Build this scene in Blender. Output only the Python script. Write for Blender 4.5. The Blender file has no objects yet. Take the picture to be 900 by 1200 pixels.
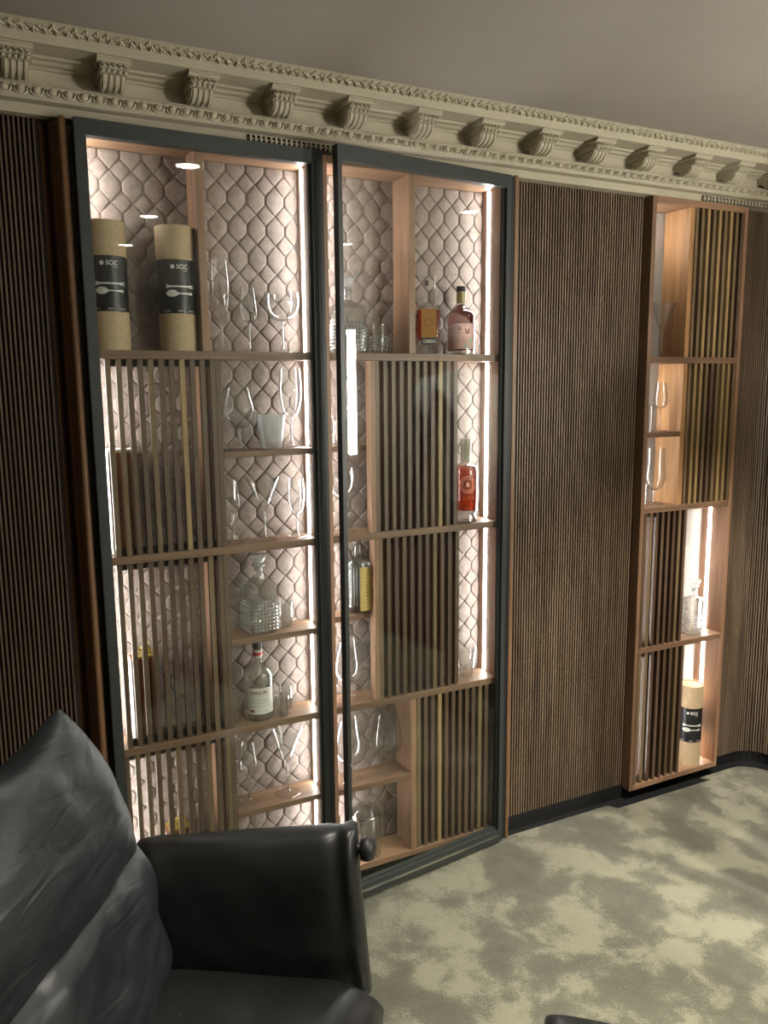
import bpy, bmesh, math, random
from math import sin, cos, pi, radians
from mathutils import Matrix, Vector, noise
random.seed(7)
sc = bpy.context.scene
COL = sc.collection

# ------------------------------------------------------------ camera, world, lights, exposure
cam_data = bpy.data.cameras.new('camera')
cam = bpy.data.objects.new('camera', cam_data)
COL.objects.link(cam)
cam_data.sensor_fit = 'VERTICAL'
cam_data.sensor_height = 24.0
cam_data.lens = 24.0 * 932.083 / 1200.0
cam_data.clip_start = 0.05
R0 = Vector((0.89724333, -0.44144539, -0.00896501))
R1 = Vector((0.07596793, 0.1343408, 0.98801894))
R2 = -Vector((0.43495204, 0.88717446, -0.15407208))
cam.matrix_world = Matrix(((R0.x, R1.x, R2.x, 0.0), (R0.y, R1.y, R2.y, -2.058),
                           (R0.z, R1.z, R2.z, 1.5), (0, 0, 0, 1)))
sc.camera = cam

world = bpy.data.worlds.new('world')
sc.world = world
world.use_nodes = True
world.node_tree.nodes['Background'].inputs[0].default_value = (0.5, 0.5, 0.48, 1)
world.node_tree.nodes['Background'].inputs[1].default_value = 0.05

SPOT_POWER = 95.0
SPOT_CONE = 88.0
TUBE_STRENGTH = 130.0
LED_STRENGTH = 46.0
LED_COLOR = (1.0, 0.97, 0.945)
vs = sc.view_settings
vs.view_transform = 'Standard'
vs.look = 'None'
vs.gamma = 1.0
vs.use_curve_mapping = False
vs.exposure = 0.35
cy = sc.cycles
cy.use_denoising = True
cy.max_bounces = 10
cy.diffuse_bounces = 3
cy.glossy_bounces = 4
cy.transmission_bounces = 8
cy.transparent_max_bounces = 40
cy.caustics_reflective = False
cy.caustics_refractive = False
cy.sample_clamp_indirect = 4.0
cy.blur_glossy = 1.0

CEIL = 2.252

# ------------------------------------------------------------ mesh helper
class MB:
    def __init__(s):
        s.v = []; s.f = []; s.m = []
        s.mi = 0
    def add(s, verts, faces):
        b = len(s.v)
        s.v += [tuple(p) for p in verts]
        s.f += [tuple(b + i for i in f) for f in faces]
        s.m += [s.mi] * len(faces)
        return s
    def box(s, x0, x1, y0, y1, z0, z1):
        v = [(x0, y0, z0), (x1, y0, z0), (x1, y1, z0), (x0, y1, z0), (x0, y0, z1), (x1, y0, z1), (x1, y1, z1), (x0, y1, z1)]
        return s.add(v, [(0, 3, 2, 1), (4, 5, 6, 7), (0, 1, 5, 4), (1, 2, 6, 5), (2, 3, 7, 6), (3, 0, 4, 7)])
    def lathe(s, prof, n=28, c=(0, 0, 0), axis='z', a0=0.0, cap=True):
        v = []; f = []
        for (r, z) in prof:
            for k in range(n):
                a = a0 + 2 * pi * k / n
                if axis == 'z': v.append((c[0] + r * cos(a), c[1] + r * sin(a), c[2] + z))
                elif axis == 'x': v.append((c[0] + z, c[1] + r * cos(a), c[2] + r * sin(a)))
                else: v.append((c[0] + r * cos(a), c[1] + z, c[2] + r * sin(a)))
        for i in range(len(prof) - 1):
            for k in range(n):
                a = i * n + k; b = i * n + (k + 1) % n
                f.append((a, b, b + n, a + n))
        if cap and prof[0][0] > 1e-5: f.append(tuple(range(n - 1, -1, -1)))
        if cap and prof[-1][0] > 1e-5: f.append(tuple((len(prof) - 1) * n + k for k in range(n)))
        return s.add(v, f)
    def extrude_x(s, prof, x0, x1):
        """prof: closed (y,z) outline"""
        n = len(prof)
        v = [(x0, y, z) for y, z in prof] + [(x1, y, z) for y, z in prof]
        f = [(i, (i + 1) % n, n + (i + 1) % n, n + i) for i in range(n)]
        f += [tuple(range(n - 1, -1, -1)), tuple(range(n, 2 * n))]
        return s.add(v, f)
    def tube(s, pts, r, n=10):
        pts = [Vector(p) for p in pts]; rings = []
        up = Vector((0, 0, 1))
        for i, p in enumerate(pts):
            d = (pts[min(i + 1, len(pts) - 1)] - pts[max(i - 1, 0)]).normalized()
            a = d.cross(up)
            if a.length < 1e-3: a = d.cross(Vector((0, 1, 0)))
            a.normalize(); b = d.cross(a)
            rr = r[i] if isinstance(r, (list, tuple)) else r
            rings.append([p + a * cos(2 * pi * k / n) * rr + b * sin(2 * pi * k / n) * rr for k in range(n)])
        v = [q for ring in rings for q in ring]
        f = [(i * n + k, i * n + (k + 1) % n, (i + 1) * n + (k + 1) % n, (i + 1) * n + k)
             for i in range(len(rings) - 1) for k in range(n)]
        f += [tuple(range(n - 1, -1, -1)), tuple((len(rings) - 1) * n + k for k in range(n))]
        return s.add(v, f)
    def build(s, name, mats, parent=None, off=(0, 0, 0), smooth=False, bevel=0, loc=(0, 0, 0), fix=True):
        me = bpy.data.meshes.new(name)
        o = Vector(off)
        me.from_pydata([Vector(p) - o for p in s.v], [], s.f)
        if not isinstance(mats, (list, tuple)): mats = [mats]
        for m in mats: me.materials.append(m)
        if len(mats) > 1:
            me.polygons.foreach_set('material_index', s.m)
        if fix:
            bm = bmesh.new(); bm.from_mesh(me)
            bmesh.ops.remove_doubles(bm, verts=bm.verts, dist=1e-6)
            bmesh.ops.recalc_face_normals(bm, faces=bm.faces)
            bm.to_mesh(me); bm.free()
        if smooth:
            for p in me.polygons: p.use_smooth = True
            if smooth != 'all':
                me.set_sharp_from_angle(angle=radians(smooth if smooth is not True else 40))
        ob = bpy.data.objects.new(name, me)
        COL.objects.link(ob)
        if parent: ob.parent = parent
        ob.location = loc
        if bevel:
            b = ob.modifiers.new('bevel', 'BEVEL'); b.width = bevel; b.segments = 2; b.limit_method = 'ANGLE'
        return ob

def thing(name, label, cat, loc, rz=0, group=None):
    o = bpy.data.objects.new(name, None); COL.objects.link(o)
    o.empty_display_size = .05
    o.location = loc; o.rotation_euler = (0, 0, rz)
    o['label'] = label; o['category'] = cat
    if group: o['group'] = group
    return o
def tag(o, label, cat, group=None):
    o['label'] = label; o['category'] = cat
    if group: o['group'] = group
    return o
def struct(o, label=None, cat=None):
    o['kind'] = 'structure'
    if label: o['label'] = label
    if cat: o['category'] = cat
    return o
def copy_part(o, parent, loc):
    c = o.copy(); COL.objects.link(c); c.parent = parent; c.location = loc
    return c

# ------------------------------------------------------------ materials
def mat(name):
    m = bpy.data.materials.new(name); m.use_nodes = True
    nt = m.node_tree
    return m, nt, nt.nodes['Principled BSDF']
def link(nt, a, b): nt.links.new(a, b)
def coords(nt, scale=(1, 1, 1), obj=True):
    tc = nt.nodes.new('ShaderNodeTexCoord'); mp = nt.nodes.new('ShaderNodeMapping')
    link(nt, tc.outputs['Object' if obj else 'Generated'], mp.inputs['Vector'])
    mp.inputs['Scale'].default_value = scale
    return mp.outputs['Vector']
def noise_tex(nt, vec, scale, detail=4, rough=.6, dist=0):
    n = nt.nodes.new('ShaderNodeTexNoise')
    n.inputs['Scale'].default_value = scale; n.inputs['Detail'].default_value = detail
    n.inputs['Roughness'].default_value = rough; n.inputs['Distortion'].default_value = dist
    link(nt, vec, n.inputs['Vector'])
    return n.outputs['Fac']
def ramp(nt, fac, stops):
    r = nt.nodes.new('ShaderNodeValToRGB'); link(nt, fac, r.inputs['Fac'])
    el = r.color_ramp.elements
    while len(el) < len(stops): el.new(.5)
    for e, (p, c) in zip(el, stops):
        e.position = p; e.color = (c[0], c[1], c[2], 1)
    return r.outputs['Color']
def bump(nt, bs, h, strength=.3, dist=.002):
    b = nt.nodes.new('ShaderNodeBump'); b.inputs['Strength'].default_value = strength
    b.inputs['Distance'].default_value = dist
    link(nt, h, b.inputs['Height']); link(nt, b.outputs['Normal'], bs.inputs['Normal'])

def simple(name, c, rough=.5, metal=0, nscale=0, namp=.15, spec=.5, bmp=0):
    m, nt, bs = mat(name)
    bs.inputs['Roughness'].default_value = rough; bs.inputs['Metallic'].default_value = metal
    bs.inputs['Specular IOR Level'].default_value = spec
    ns = nscale or 30
    f = noise_tex(nt, coords(nt), ns, 5)
    a = tuple(x * (1 - namp) for x in c); b = tuple(min(1, x * (1 + namp)) for x in c)
    link(nt, ramp(nt, f, [(.3, a), (.7, b)]), bs.inputs['Base Color'])
    if bmp: bump(nt, bs, f, bmp)
    return m

def walnut(name, axis, base, rough=.5, var=.32):
    m, nt, bs = mat(name)
    s = [26, 26, 26]; s['xyz'.index(axis)] = 1.6
    v = coords(nt, s)
    f1 = noise_tex(nt, v, 1.5, 6, .62, .6)
    s2 = [160, 160, 160]; s2['xyz'.index(axis)] = 5
    f2 = noise_tex(nt, coords(nt, s2), 1.5, 3, .5, 0)
    mx = nt.nodes.new('ShaderNodeMath'); mx.operation = 'MULTIPLY_ADD'
    link(nt, f2, mx.inputs[0]); mx.inputs[1].default_value = .35
    link(nt, f1, mx.inputs[2])
    a = tuple(x * (1 - var) for x in base); b = tuple(x * (1 + var) for x in base)
    c = (base[0] * 1.0, base[1] * .95, base[2] * .9)
    link(nt, ramp(nt, mx.outputs[0], [(.42, a), (.62, c), (.85, b)]), bs.inputs['Base Color'])
    bs.inputs['Roughness'].default_value = rough
    bump(nt, bs, mx.outputs[0], .15, .001)
    return m

W = (.185, .112, .070)
M_WX = walnut('walnut_grain_x', 'x', W)
M_WZ = walnut('walnut_grain_z', 'z', W)
M_WXL = walnut('walnut_warm_x', 'x', (.27, .160, .098))
M_WZL = walnut('walnut_warm_z', 'z', (.29, .170, .104))
M_WG = walnut('golden_walnut_z', 'z', (.42, .235, .105))
M_SL = [walnut('slat_walnut_%d' % i, 'z', c) for i, c in enumerate(
    [(.108, .070, .045), (.098, .062, .041), (.165, .115, .065), (.32, .225, .105), (.080, .049, .034)])]
M_SLB = walnut('slat_gap_shade', 'z', (.085, .052, .034))
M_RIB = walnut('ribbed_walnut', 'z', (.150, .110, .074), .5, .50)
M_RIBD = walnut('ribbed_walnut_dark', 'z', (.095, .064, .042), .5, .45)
M_RIBBACK = simple('ribbed_backing', (.020, .013, .010), .9)
M_RAIL = simple('dark_rail', (.03, .022, .018), .7)
M_EDGE = walnut('walnut_edge', 'z', (.17, .092, .045), .45)
M_FRAME = simple('anthracite_metal', (.045, .052, .050), .42, .3, 60, .08)
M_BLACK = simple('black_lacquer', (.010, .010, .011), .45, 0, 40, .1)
M_PLASTER = simple('cornice_plaster', (.46, .42, .315), .75, 0, 14, .05)
M_WALL = simple('wall_paint', (.43, .40, .31), .8, 0, 8, .04)
M_CEIL = simple('ceiling_paint', (.36, .33, .29), .9, 0, 3, .04)
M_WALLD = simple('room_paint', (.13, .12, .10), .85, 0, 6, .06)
M_KRAFT = simple('kraft_board', (.50, .37, .225), .7, 0, 90, .10)
M_LABELBK = simple('black_label', (.014, .015, .017), .32, 0, 30, .1)
M_WHITE = simple('white_print', (.72, .72, .68), .5, 0, 20, .03)
M_GREYP = simple('grey_print', (.40, .41, .38), .5, 0, 20, .03)
M_CHROME = simple('brushed_steel', (.6, .6, .58), .25, 1, 40, .05)
M_GOLD = simple('gold_foil', (.62, .50, .12), .3, .7, 40, .1)
M_FELT = simple('grey_felt', (.30, .265, .235), .95, 0, 160, .22, .2, .3)

# quilted fabric
m, nt, bs = mat('quilted_velour'); M_QUILT = m
f1 = noise_tex(nt, coords(nt), 55, 8, .75)
link(nt, ramp(nt, f1, [(.25, (.155, .115, .095)), (.5, (.255, .200, .172)), (.75, (.345, .282, .25))]), bs.inputs['Base Color'])
bs.inputs['Roughness'].default_value = .85
bs.inputs['Sheen Weight'].default_value = .25
bump(nt, bs, noise_tex(nt, coords(nt), 500, 3), .25, .001)

# carpet
m, nt, bs = mat('carpet_pile'); M_CARPET = m
v = coords(nt)
f1 = noise_tex(nt, v, 5.5, 4, .55, .3)
f2 = noise_tex(nt, v, 17, 6, .7, .3)
f3 = noise_tex(nt, v, 230, 3, .8)
ma = nt.nodes.new('ShaderNodeMath'); ma.operation = 'MULTIPLY_ADD'
link(nt, f2, ma.inputs[0]); ma.inputs[1].default_value = .34; link(nt, f1, ma.inputs[2])
mb = nt.nodes.new('ShaderNodeMath'); mb.operation = 'MULTIPLY_ADD'
link(nt, f3, mb.inputs[0]); mb.inputs[1].default_value = .55; link(nt, ma.outputs[0], mb.inputs[2])
link(nt, ramp(nt, mb.outputs[0], [(.68, (.046, .046, .026)), (.95, (.078, .078, .046)), (1.22, (.178, .175, .115))]), bs.inputs['Base Color'])
bs.inputs['Roughness'].default_value = .95
bs.inputs['Sheen Weight'].default_value = .35
bump(nt, bs, mb.outputs[0], .9, .006)

# leather
def leather(name, c, rough=.42, creased=False):
    m, nt, bs = mat(name)
    vv = coords(nt)
    fa = noise_tex(nt, vv, 6, 3, .5, .4)
    link(nt, ramp(nt, fa, [(.3, tuple(x * .7 for x in c)), (.7, tuple(x * 1.4 for x in c))]), bs.inputs['Base Color'])
    bs.inputs['Roughness'].default_value = rough
    vo = nt.nodes.new('ShaderNodeTexVoronoi'); vo.inputs['Scale'].default_value = 420
    link(nt, vv, vo.inputs['Vector'])
    b1 = nt.nodes.new('ShaderNodeBump'); b1.inputs['Strength'].default_value = .12; b1.inputs['Distance'].default_value = .001
    link(nt, vo.outputs['Distance'], b1.inputs['Height'])
    b2 = nt.nodes.new('ShaderNodeBump'); b2.inputs['Strength'].default_value = .35; b2.inputs['Distance'].default_value = .014
    link(nt, fa, b2.inputs['Height']); link(nt, b1.outputs['Normal'], b2.inputs['Normal'])
    last = b2
    if creased:
        fc = noise_tex(nt, coords(nt, (1, .6, 1.5)), 13, 2, .5, 1.2)
        b3 = nt.nodes.new('ShaderNodeBump'); b3.inputs['Strength'].default_value = .45; b3.inputs['Distance'].default_value = .012
        link(nt, fc, b3.inputs['Height']); link(nt, b2.outputs['Normal'], b3.inputs['Normal']); last = b3
    link(nt, last.outputs['Normal'], bs.inputs['Normal'])
    return m
M_LEATHER = leather('black_leather', (.0095, .0105, .0105), .36)
M_LEATHER2 = leather('worn_black_leather', (.0125, .016, .0175), .40, True)

# glass : clear pane (thin architectural)
m, nt, bs = mat('clear_pane'); M_PANE = m
nt.nodes.remove(bs); out = nt.nodes['Material Output']
tr = nt.nodes.new('ShaderNodeBsdfTransparent'); tr.inputs[0].default_value = (.965, .985, .975, 1)
gl = nt.nodes.new('ShaderNodeBsdfGlossy'); gl.inputs['Roughness'].default_value = 0.0
lw = nt.nodes.new('ShaderNodeLayerWeight'); lw.inputs['Blend'].default_value = .5
pw = nt.nodes.new('ShaderNodeMath'); pw.operation = 'POWER'; link(nt, lw.outputs['Facing'], pw.inputs[0]); pw.inputs[1].default_value = 4.5
fm = nt.nodes.new('ShaderNodeMath'); fm.operation = 'MULTIPLY_ADD'; link(nt, pw.outputs[0], fm.inputs[0]); fm.inputs[1].default_value = .8; fm.inputs[2].default_value = .034
mx = nt.nodes.new('ShaderNodeMixShader'); link(nt, fm.outputs[0], mx.inputs[0]); link(nt, tr.outputs[0], mx.inputs[1]); link(nt, gl.outputs[0], mx.inputs[2])
link(nt, mx.outputs[0], out.inputs['Surface'])

def glassware(name, tint=(1, 1, 1), fac=.5, ior=1.45, rough=0.0, rim=.75, rp=3.0, rr=.16, milk=0):
    m, nt, bs = mat(name); nt.nodes.remove(bs); out = nt.nodes['Material Output']
    tr = nt.nodes.new('ShaderNodeBsdfTransparent'); tr.inputs[0].default_value = tint + (1,)
    g = nt.nodes.new('ShaderNodeBsdfGlass'); g.inputs['IOR'].default_value = ior
    g.inputs['Color'].default_value = tint + (1,); g.inputs['Roughness'].default_value = rough
    mx = nt.nodes.new('ShaderNodeMixShader'); mx.inputs[0].default_value = fac
    link(nt, tr.outputs[0], mx.inputs[1]); link(nt, g.outputs[0], mx.inputs[2])
    # grazing sheen of the glass surface
    lw = nt.nodes.new('ShaderNodeLayerWeight'); lw.inputs['Blend'].default_value = .5
    pw = nt.nodes.new('ShaderNodeMath'); pw.operation = 'POWER'; pw.inputs[1].default_value = rp
    link(nt, lw.outputs['Facing'], pw.inputs[0])
    fm = nt.nodes.new('ShaderNodeMath'); fm.operation = 'MULTIPLY_ADD'; fm.inputs[1].default_value = rim; fm.inputs[2].default_value = .05
    link(nt, pw.outputs[0], fm.inputs[0])
    gl = nt.nodes.new('ShaderNodeBsdfGlossy'); gl.inputs['Roughness'].default_value = rr
    m2 = nt.nodes.new('ShaderNodeMixShader'); link(nt, fm.outputs[0], m2.inputs[0])
    link(nt, mx.outputs[0], m2.inputs[1]); link(nt, gl.outputs[0], m2.inputs[2])
    if milk:
        tl = nt.nodes.new('ShaderNodeBsdfTranslucent'); tl.inputs[0].default_value = (.9, .92, .92, 1)
        df = nt.nodes.new('ShaderNodeBsdfDiffuse'); df.inputs[0].default_value = (.9, .92, .92, 1)
        m3 = nt.nodes.new('ShaderNodeMixShader'); m3.inputs[0].default_value = .5
        link(nt, tl.outputs[0], m3.inputs[1]); link(nt, df.outputs[0], m3.inputs[2])
        m4 = nt.nodes.new('ShaderNodeMixShader'); m4.inputs[0].default_value = milk
        link(nt, m2.outputs[0], m4.inputs[1]); link(nt, m3.outputs[0], m4.inputs[2])
        m2 = m4
    link(nt, m2.outputs[0], out.inputs['Surface'])
    return m
M_GLASS = glassware('drinking_glass', (.995, 1, .998), .08, 1.45, 0, .95, 4.0, .10)
M_GLASST = glassware('thick_glass', (.99, 1, .995), .16, 1.45, 0, .8, 3.6, .08)
M_CUT = glassware('cut_crystal', (1, 1, 1), .35, 1.5, 0, .9, 1.5, .12, .30)
M_STEM = glassware('glass_stem', (1, 1, 1), .35, 1.45, 0, .9, 1.3, .16)
M_FOOT = glassware('glass_foot', (1, 1, 1), .01, 1.45, 0, .05, 3.0, .1)
M_FROST = glassware('frosted_glass', (.99, 1, 1), .25, 1.3, .25, .6, 2.5, .3, .22)
M_CLEARLIQ = glassware('clear_liquid', (.985, .992, .975), .12, 1.33, 0, .2)
M_RED = glassware('red_liqueur', (.42, .035, .045), .25, 1.33, 0, .2)
M_AMBER = glassware('amber_whisky', (.66, .20, .06), .25, 1.33, 0, .2)
M_ORANGE = glassware('orange_liqueur', (.9, .22, .06), .25, 1.33, 0, .2)

def emis(name, c, s):
    m, nt, bs = mat(name); nt.nodes.remove(bs)
    e = nt.nodes.new('ShaderNodeEmission'); e.inputs[0].default_value = c + (1,); e.inputs[1].default_value = s
    link(nt, e.outputs[0], nt.nodes['Material Output'].inputs['Surface'])
    return m
M_LED = emis('led_light', LED_COLOR, LED_STRENGTH)
M_TUBE = emis('tube_light', (1.0, .99, .91), TUBE_STRENGTH)
M_LENS = emis('spot_lens', (1.0, .96, .88), 40.0)

# ------------------------------------------------------------ room shell
XL, XR, YF, YB = -1.35, 2.82, -4.3, .05
struct(MB().box(XL - .1, XR + .1, YB, YB + .12, 0, CEIL + .1).build('wall_back', M_WALL), 'greenish cream painted wall behind the cabinets', 'wall')
struct(MB().box(XL - .1, XL, YF, YB, 0, CEIL + .1).build('wall_left', M_WALLD), 'dark painted wall at the left end of the room', 'wall')
struct(MB().box(XR, XR + .1, YF, YB, 0, CEIL + .1).build('wall_right', M_WALLD), 'plain wall at the right end of the room', 'wall')
struct(MB().box(XL - .1, XR + .1, YF - .1, YF, 0, CEIL + .1).build('wall_front', M_WALLD), 'dark painted wall behind the viewer', 'wall')
struct(MB().box(XL - .1, XR + .1, YF - .1, YB + .12, CEIL, CEIL + .1).build('ceiling', M_CEIL), 'taupe painted plaster ceiling', 'ceiling')
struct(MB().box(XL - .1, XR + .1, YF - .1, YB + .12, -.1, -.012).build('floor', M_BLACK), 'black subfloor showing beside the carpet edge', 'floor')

# carpet with a cut-out under the niche and a rounded corner
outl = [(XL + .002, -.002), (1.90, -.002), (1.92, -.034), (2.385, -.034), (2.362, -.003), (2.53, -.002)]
for k in range(1, 9):
    a = pi / 2 - k * pi / 16
    outl.append((2.53 + .11 * cos(a), -.112 + .11 * sin(a)))
outl += [(2.64, YF + .01), (XL + .002, YF + .01)]
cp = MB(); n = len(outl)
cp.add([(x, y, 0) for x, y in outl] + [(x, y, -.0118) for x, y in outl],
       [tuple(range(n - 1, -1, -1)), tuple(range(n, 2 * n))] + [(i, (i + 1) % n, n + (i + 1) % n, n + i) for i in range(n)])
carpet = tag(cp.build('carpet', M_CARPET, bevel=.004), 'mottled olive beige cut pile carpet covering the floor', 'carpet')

# plinths (black recessed skirting)
struct(MB().box(XL, .24, .030, .048, -.012, .04).build('baseboard_left', M_BLACK), 'black recessed skirting under the left ribbed wall panel', 'skirting')
struct(MB().box(1.47, 2.0, .035, .048, -.012, .04).build('baseboard_back', M_BLACK), 'black recessed skirting under the middle ribbed wall panel', 'skirting')

# ------------------------------------------------------------ cornice
YW = -.02     # plaster field plane
fr = MB().extrude_x([(YB, 2.1175), (.004, 2.1175), (.004, 2.1390), (-.006, 2.1395), (-.008, 2.1370), (-.018, 2.1378), (-.020, 2.1360), (-.032, 2.1375), (-.034, 2.1420),
                     (-.036, 2.144), (-.038, 2.166), (-.043, 2.1670), (-.042, 2.1700), (YW, 2.1710),
                     (YW, 2.2035), (-.026, 2.2045), (-.030, 2.2085), (-.044, 2.2095), (-.050, 2.2140), (-.064, 2.2150), (-.068, 2.2190),
                     (-.130, 2.2200), (-.131, 2.2180), (-.136, 2.2180), (-.137, 2.2390), (-.141, 2.2395), (-.141, 2.2415), (-.155, 2.2440), (-.168, CEIL - .0005), (YB, CEIL - .0005)], XL, XR)
cornice = struct(fr.build('trim_1', M_PLASTER, smooth=25), 'ornate cream plaster cornice running along the top of the wall', 'cornice')
# egg and dart ornaments
def egg_mesh():
    b = MB(); N = 10; rings = []
    v = []; f = []
    K = 5
    for i in range(K + 1):
        t = i / K * pi / 2
        for k in range(N):
            a = 2 * pi * k / N
            x = .0105 * cos(a) * cos(t); z = .0125 * sin(a) * cos(t)
            if z > 0: x *= 1.0
            else: x *= (1 - .25 * (-z / .0125))
            v.append((x * .92, -.0080 * sin(t), z * .78))
    for i in range(K):
        for k in range(N):
            f.append((i * N + k, i * N + (k + 1) % N, (i + 1) * N + (k + 1) % N, (i + 1) * N + k))
    b.add(v, f)
    # surrounding rim (horseshoe) and dart
    pts = [(.0138 * cos(a), -.003, .0108 * sin(a) + .0005) for a in [radians(x) for x in range(-200, 21, 22)]]
    b.tube(pts, .0022, 5)
    b.add([(.0145, 0, .009), (.0183, 0, .009), (.0164, -.006, .008), (.0164, 0, -.009)], [(0, 2, 1), (0, 3, 2), (1, 2, 3)])
    return b
PX0 = .099
pitch_e = .0328
n_e = int((XR - XL) / pitch_e)
egg0 = None
for i in range(n_e):
    x = XL + .02 + i * pitch_e
    if x > XR - .02 or x < -.35: continue
    if egg0 is None:
        egg0 = egg_mesh().build('egg_ornament', M_PLASTER, cornice, loc=(x, -.0365, 2.1548), smooth='all')
    else:
        copy_part(egg0, cornice, (x, -.0365, 2.1548))
# crown leaf band : many small carved leaves, joined
lf = MB(); x = XL + .01; rl = random.Random(5)
tng = Vector((0, -.88, .47)).normalized(); nrm = Vector((0, -.47, -.88)).normalized()
while x < XR - .02:
    for j, (cy_, cz_, dx) in enumerate(((-.1455, 2.2415, 0), (-.156, 2.2455, .011))):
        c = Vector((x + dx + rl.uniform(-.001, .001), cy_, cz_))
        lean = rl.uniform(-.5, .5) + (.5 if j else -.5)
        ax = (Vector((1, 0, 0)) * math.sin(lean) + tng * math.cos(lean)); sx = ax.cross(nrm)
        K = 9; ring = []; mid = []
        for q in range(K):
            an = 2 * pi * q / K; rr = .0098 * (1 + .28 * cos(3 * an))
            ring.append(c + ax * rr * .95 * cos(an) + sx * rr * .72 * sin(an))
            mid.append(c + ax * rr * .5 * cos(an) + sx * rr * .36 * sin(an) + nrm * (.0045 + .0012 * cos(3 * an)))
        lf.add(ring + mid + [c + nrm * .0028], [(q, (q + 1) % K, K + (q + 1) % K, K + q) for q in range(K)] + [(K + q, K + (q + 1) % K, 2 * K) for q in range(K)])
    x += .0215
o = lf.build('carved_leaf_band', M_PLASTER, cornice, fix=False); o['kind'] = 'stuff'
# brackets
def bracket_mesh():
    b = MB()
    b.extrude_x([(YW, 2.2195), (-.127, 2.2195), (-.127, 2.2155), (-.123, 2.2145), (-.121, 2.2105), (-.116, 2.2085), (YW, 2.2085)], -.036, .036)
    b.extrude_x([(YW, 2.2083), (-.113, 2.2083), (-.116, 2.2035), (-.1155, 2.1975), (-.110, 2.1925), (-.102, 2.1910), (YW, 2.1905)], -.029, .029)
    prof = [(YW, 2.1903), (-.098, 2.1903), (-.0975, 2.187), (-.0955, 2.1815), (-.090, 2.1755), (-.082, 2.1705), (-.071, 2.1675), (-.060, 2.1668), (-.052, 2.1685), (-.047, 2.1725), (-.0455, 2.181), (YW, 2.183)]
    b.extrude_x(prof, -.0255, .0255)
    for k in range(5):
        xx = -.0235 + k * .01175
        b.tube([(xx, -.1145, 2.2070), (xx, -.1175, 2.2030), (xx, -.1165, 2.1970), (xx, -.110, 2.1925)], .0042, 6)
    for k in range(4):
        xx = -.0195 + k * .013
        b.tube([(xx, y - .0002, z) for y, z in prof[1:8]], .0036, 6)
    return b
br0 = None
for k in range(-8, 13):
    x = .302 + k * .1984
    if x > XR - .04 or x < XL + .04: continue
    if br0 is None: br0 = bracket_mesh().build('scroll_bracket', M_PLASTER, cornice, loc=(x, 0, 0), smooth=30)
    else: copy_part(br0, cornice, (x, 0, 0))

# vent grilles just below the cornice
def vent(x0, x1, z0, z1, label, pitch):
    t = thing('vent_grille', label, 'vent', (x0, .0035, z0))
    MB().box(x0 - .004, x1 + .004, .0010, .0036, z0, z1).build('dark_backing', M_BLACK, t, (x0, .0035, z0))
    b = MB().box(x0, x0 + .005, -.006, .0008, z0, z1)
    fin = b.build('fin', M_PLASTER, t, (x0, .0035, z0))
    k = 1
    while x0 + k * pitch < x1:
        copy_part(fin, t, (k * pitch, 0, 0)); k += 1
    MB().box(x0 - .004, x1 + .004, -.0025, .0005, (z0 + z1) / 2 - .0015, (z0 + z1) / 2 + .0015).build('cross_bar', M_PLASTER, t, (x0, .0035, z0))
vent(.640, .905, 2.1180, 2.1345, 'cream air vent grille above the gap between the two glass doors', .0135)
vent(2.225, 2.69, 2.1180, 2.1345, 'cream air vent grille above the narrow open niche', .0165)

# ------------------------------------------------------------ ribbed wall panels
def ribbed(name, path, z0, z1, label, ribmat=None):
    """path: list of (x,y) front line of the backing; ribs every 10.4 mm"""
    t = thing(name, label, 'wall panel', (path[0][0], path[0][1], z0))
    off = (path[0][0], path[0][1], z0)
    P = [Vector((x, y, 0)) for x, y in path]
    # backing
    b = MB(); N = len(P); nn = []
    for i in range(N):
        d = (P[min(i + 1, N - 1)] - P[max(i - 1, 0)]).normalized(); nn.append(Vector((-d.y, d.x, 0)))
    v = []
    for i in range(N):
        q = P[i] + nn[i] * .009
        v += [(P[i].x, P[i].y, z0), (P[i].x, P[i].y, z1), (q.x, q.y, z1), (q.x, q.y, z0)]
    f = []
    for i in range(N - 1):
        a = i * 4; c = a + 4
        f += [(a, c, c + 1, a + 1), (a + 1, c + 1, c + 2, a + 2), (a + 2, c + 2, c + 3, a + 3), (a + 3, c + 3, c, a)]
    f += [(0, 1, 2, 3), tuple(4 * (N - 1) + k for k in (3, 2, 1, 0))]
    b.add(v, f).build('backing', M_RIBBACK, t, off)
    # ribs
    L = [0]
    for i in range(1, N): L.append(L[-1] + (P[i] - P[i - 1]).length)
    s = .004; r = MB(); k = 0
    while s < L[-1] - .004:
        i = 0
        while L[i + 1] < s: i += 1
        u = (s - L[i]) / (L[i + 1] - L[i])
        c = P[i].lerp(P[i + 1], u); d = (P[i + 1] - P[i]).normalized(); nrm = Vector((d.y, -d.x, 0))
        w = .0026; h = .0075
        pts = [c - d * w, c - d * w * .8 + nrm * h, c + d * w * .8 + nrm * h, c + d * w]
        zz0, zz1 = z0, z1
        v = [(p.x, p.y, zz0) for p in pts] + [(p.x, p.y, zz1) for p in pts]
        r.mi = k % 1
        r.add(v, [(0, 1, 5, 4), (1, 2, 6, 5), (2, 3, 7, 6), (4, 5, 6, 7), (3, 2, 1, 0)])
        s += .0104; k += 1
    o = r.build('vertical_ribs', ribmat or M_RIB, t, off, fix=False); o['kind'] = 'stuff'
    return t, off
t, off = ribbed('ribbed_wall_panel', [(-1.30, .036), (.150, .036)], .035, 2.1165, 'dark ribbed walnut wall panel left of the glass cabinets, behind the armchair', M_RIBD)
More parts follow.
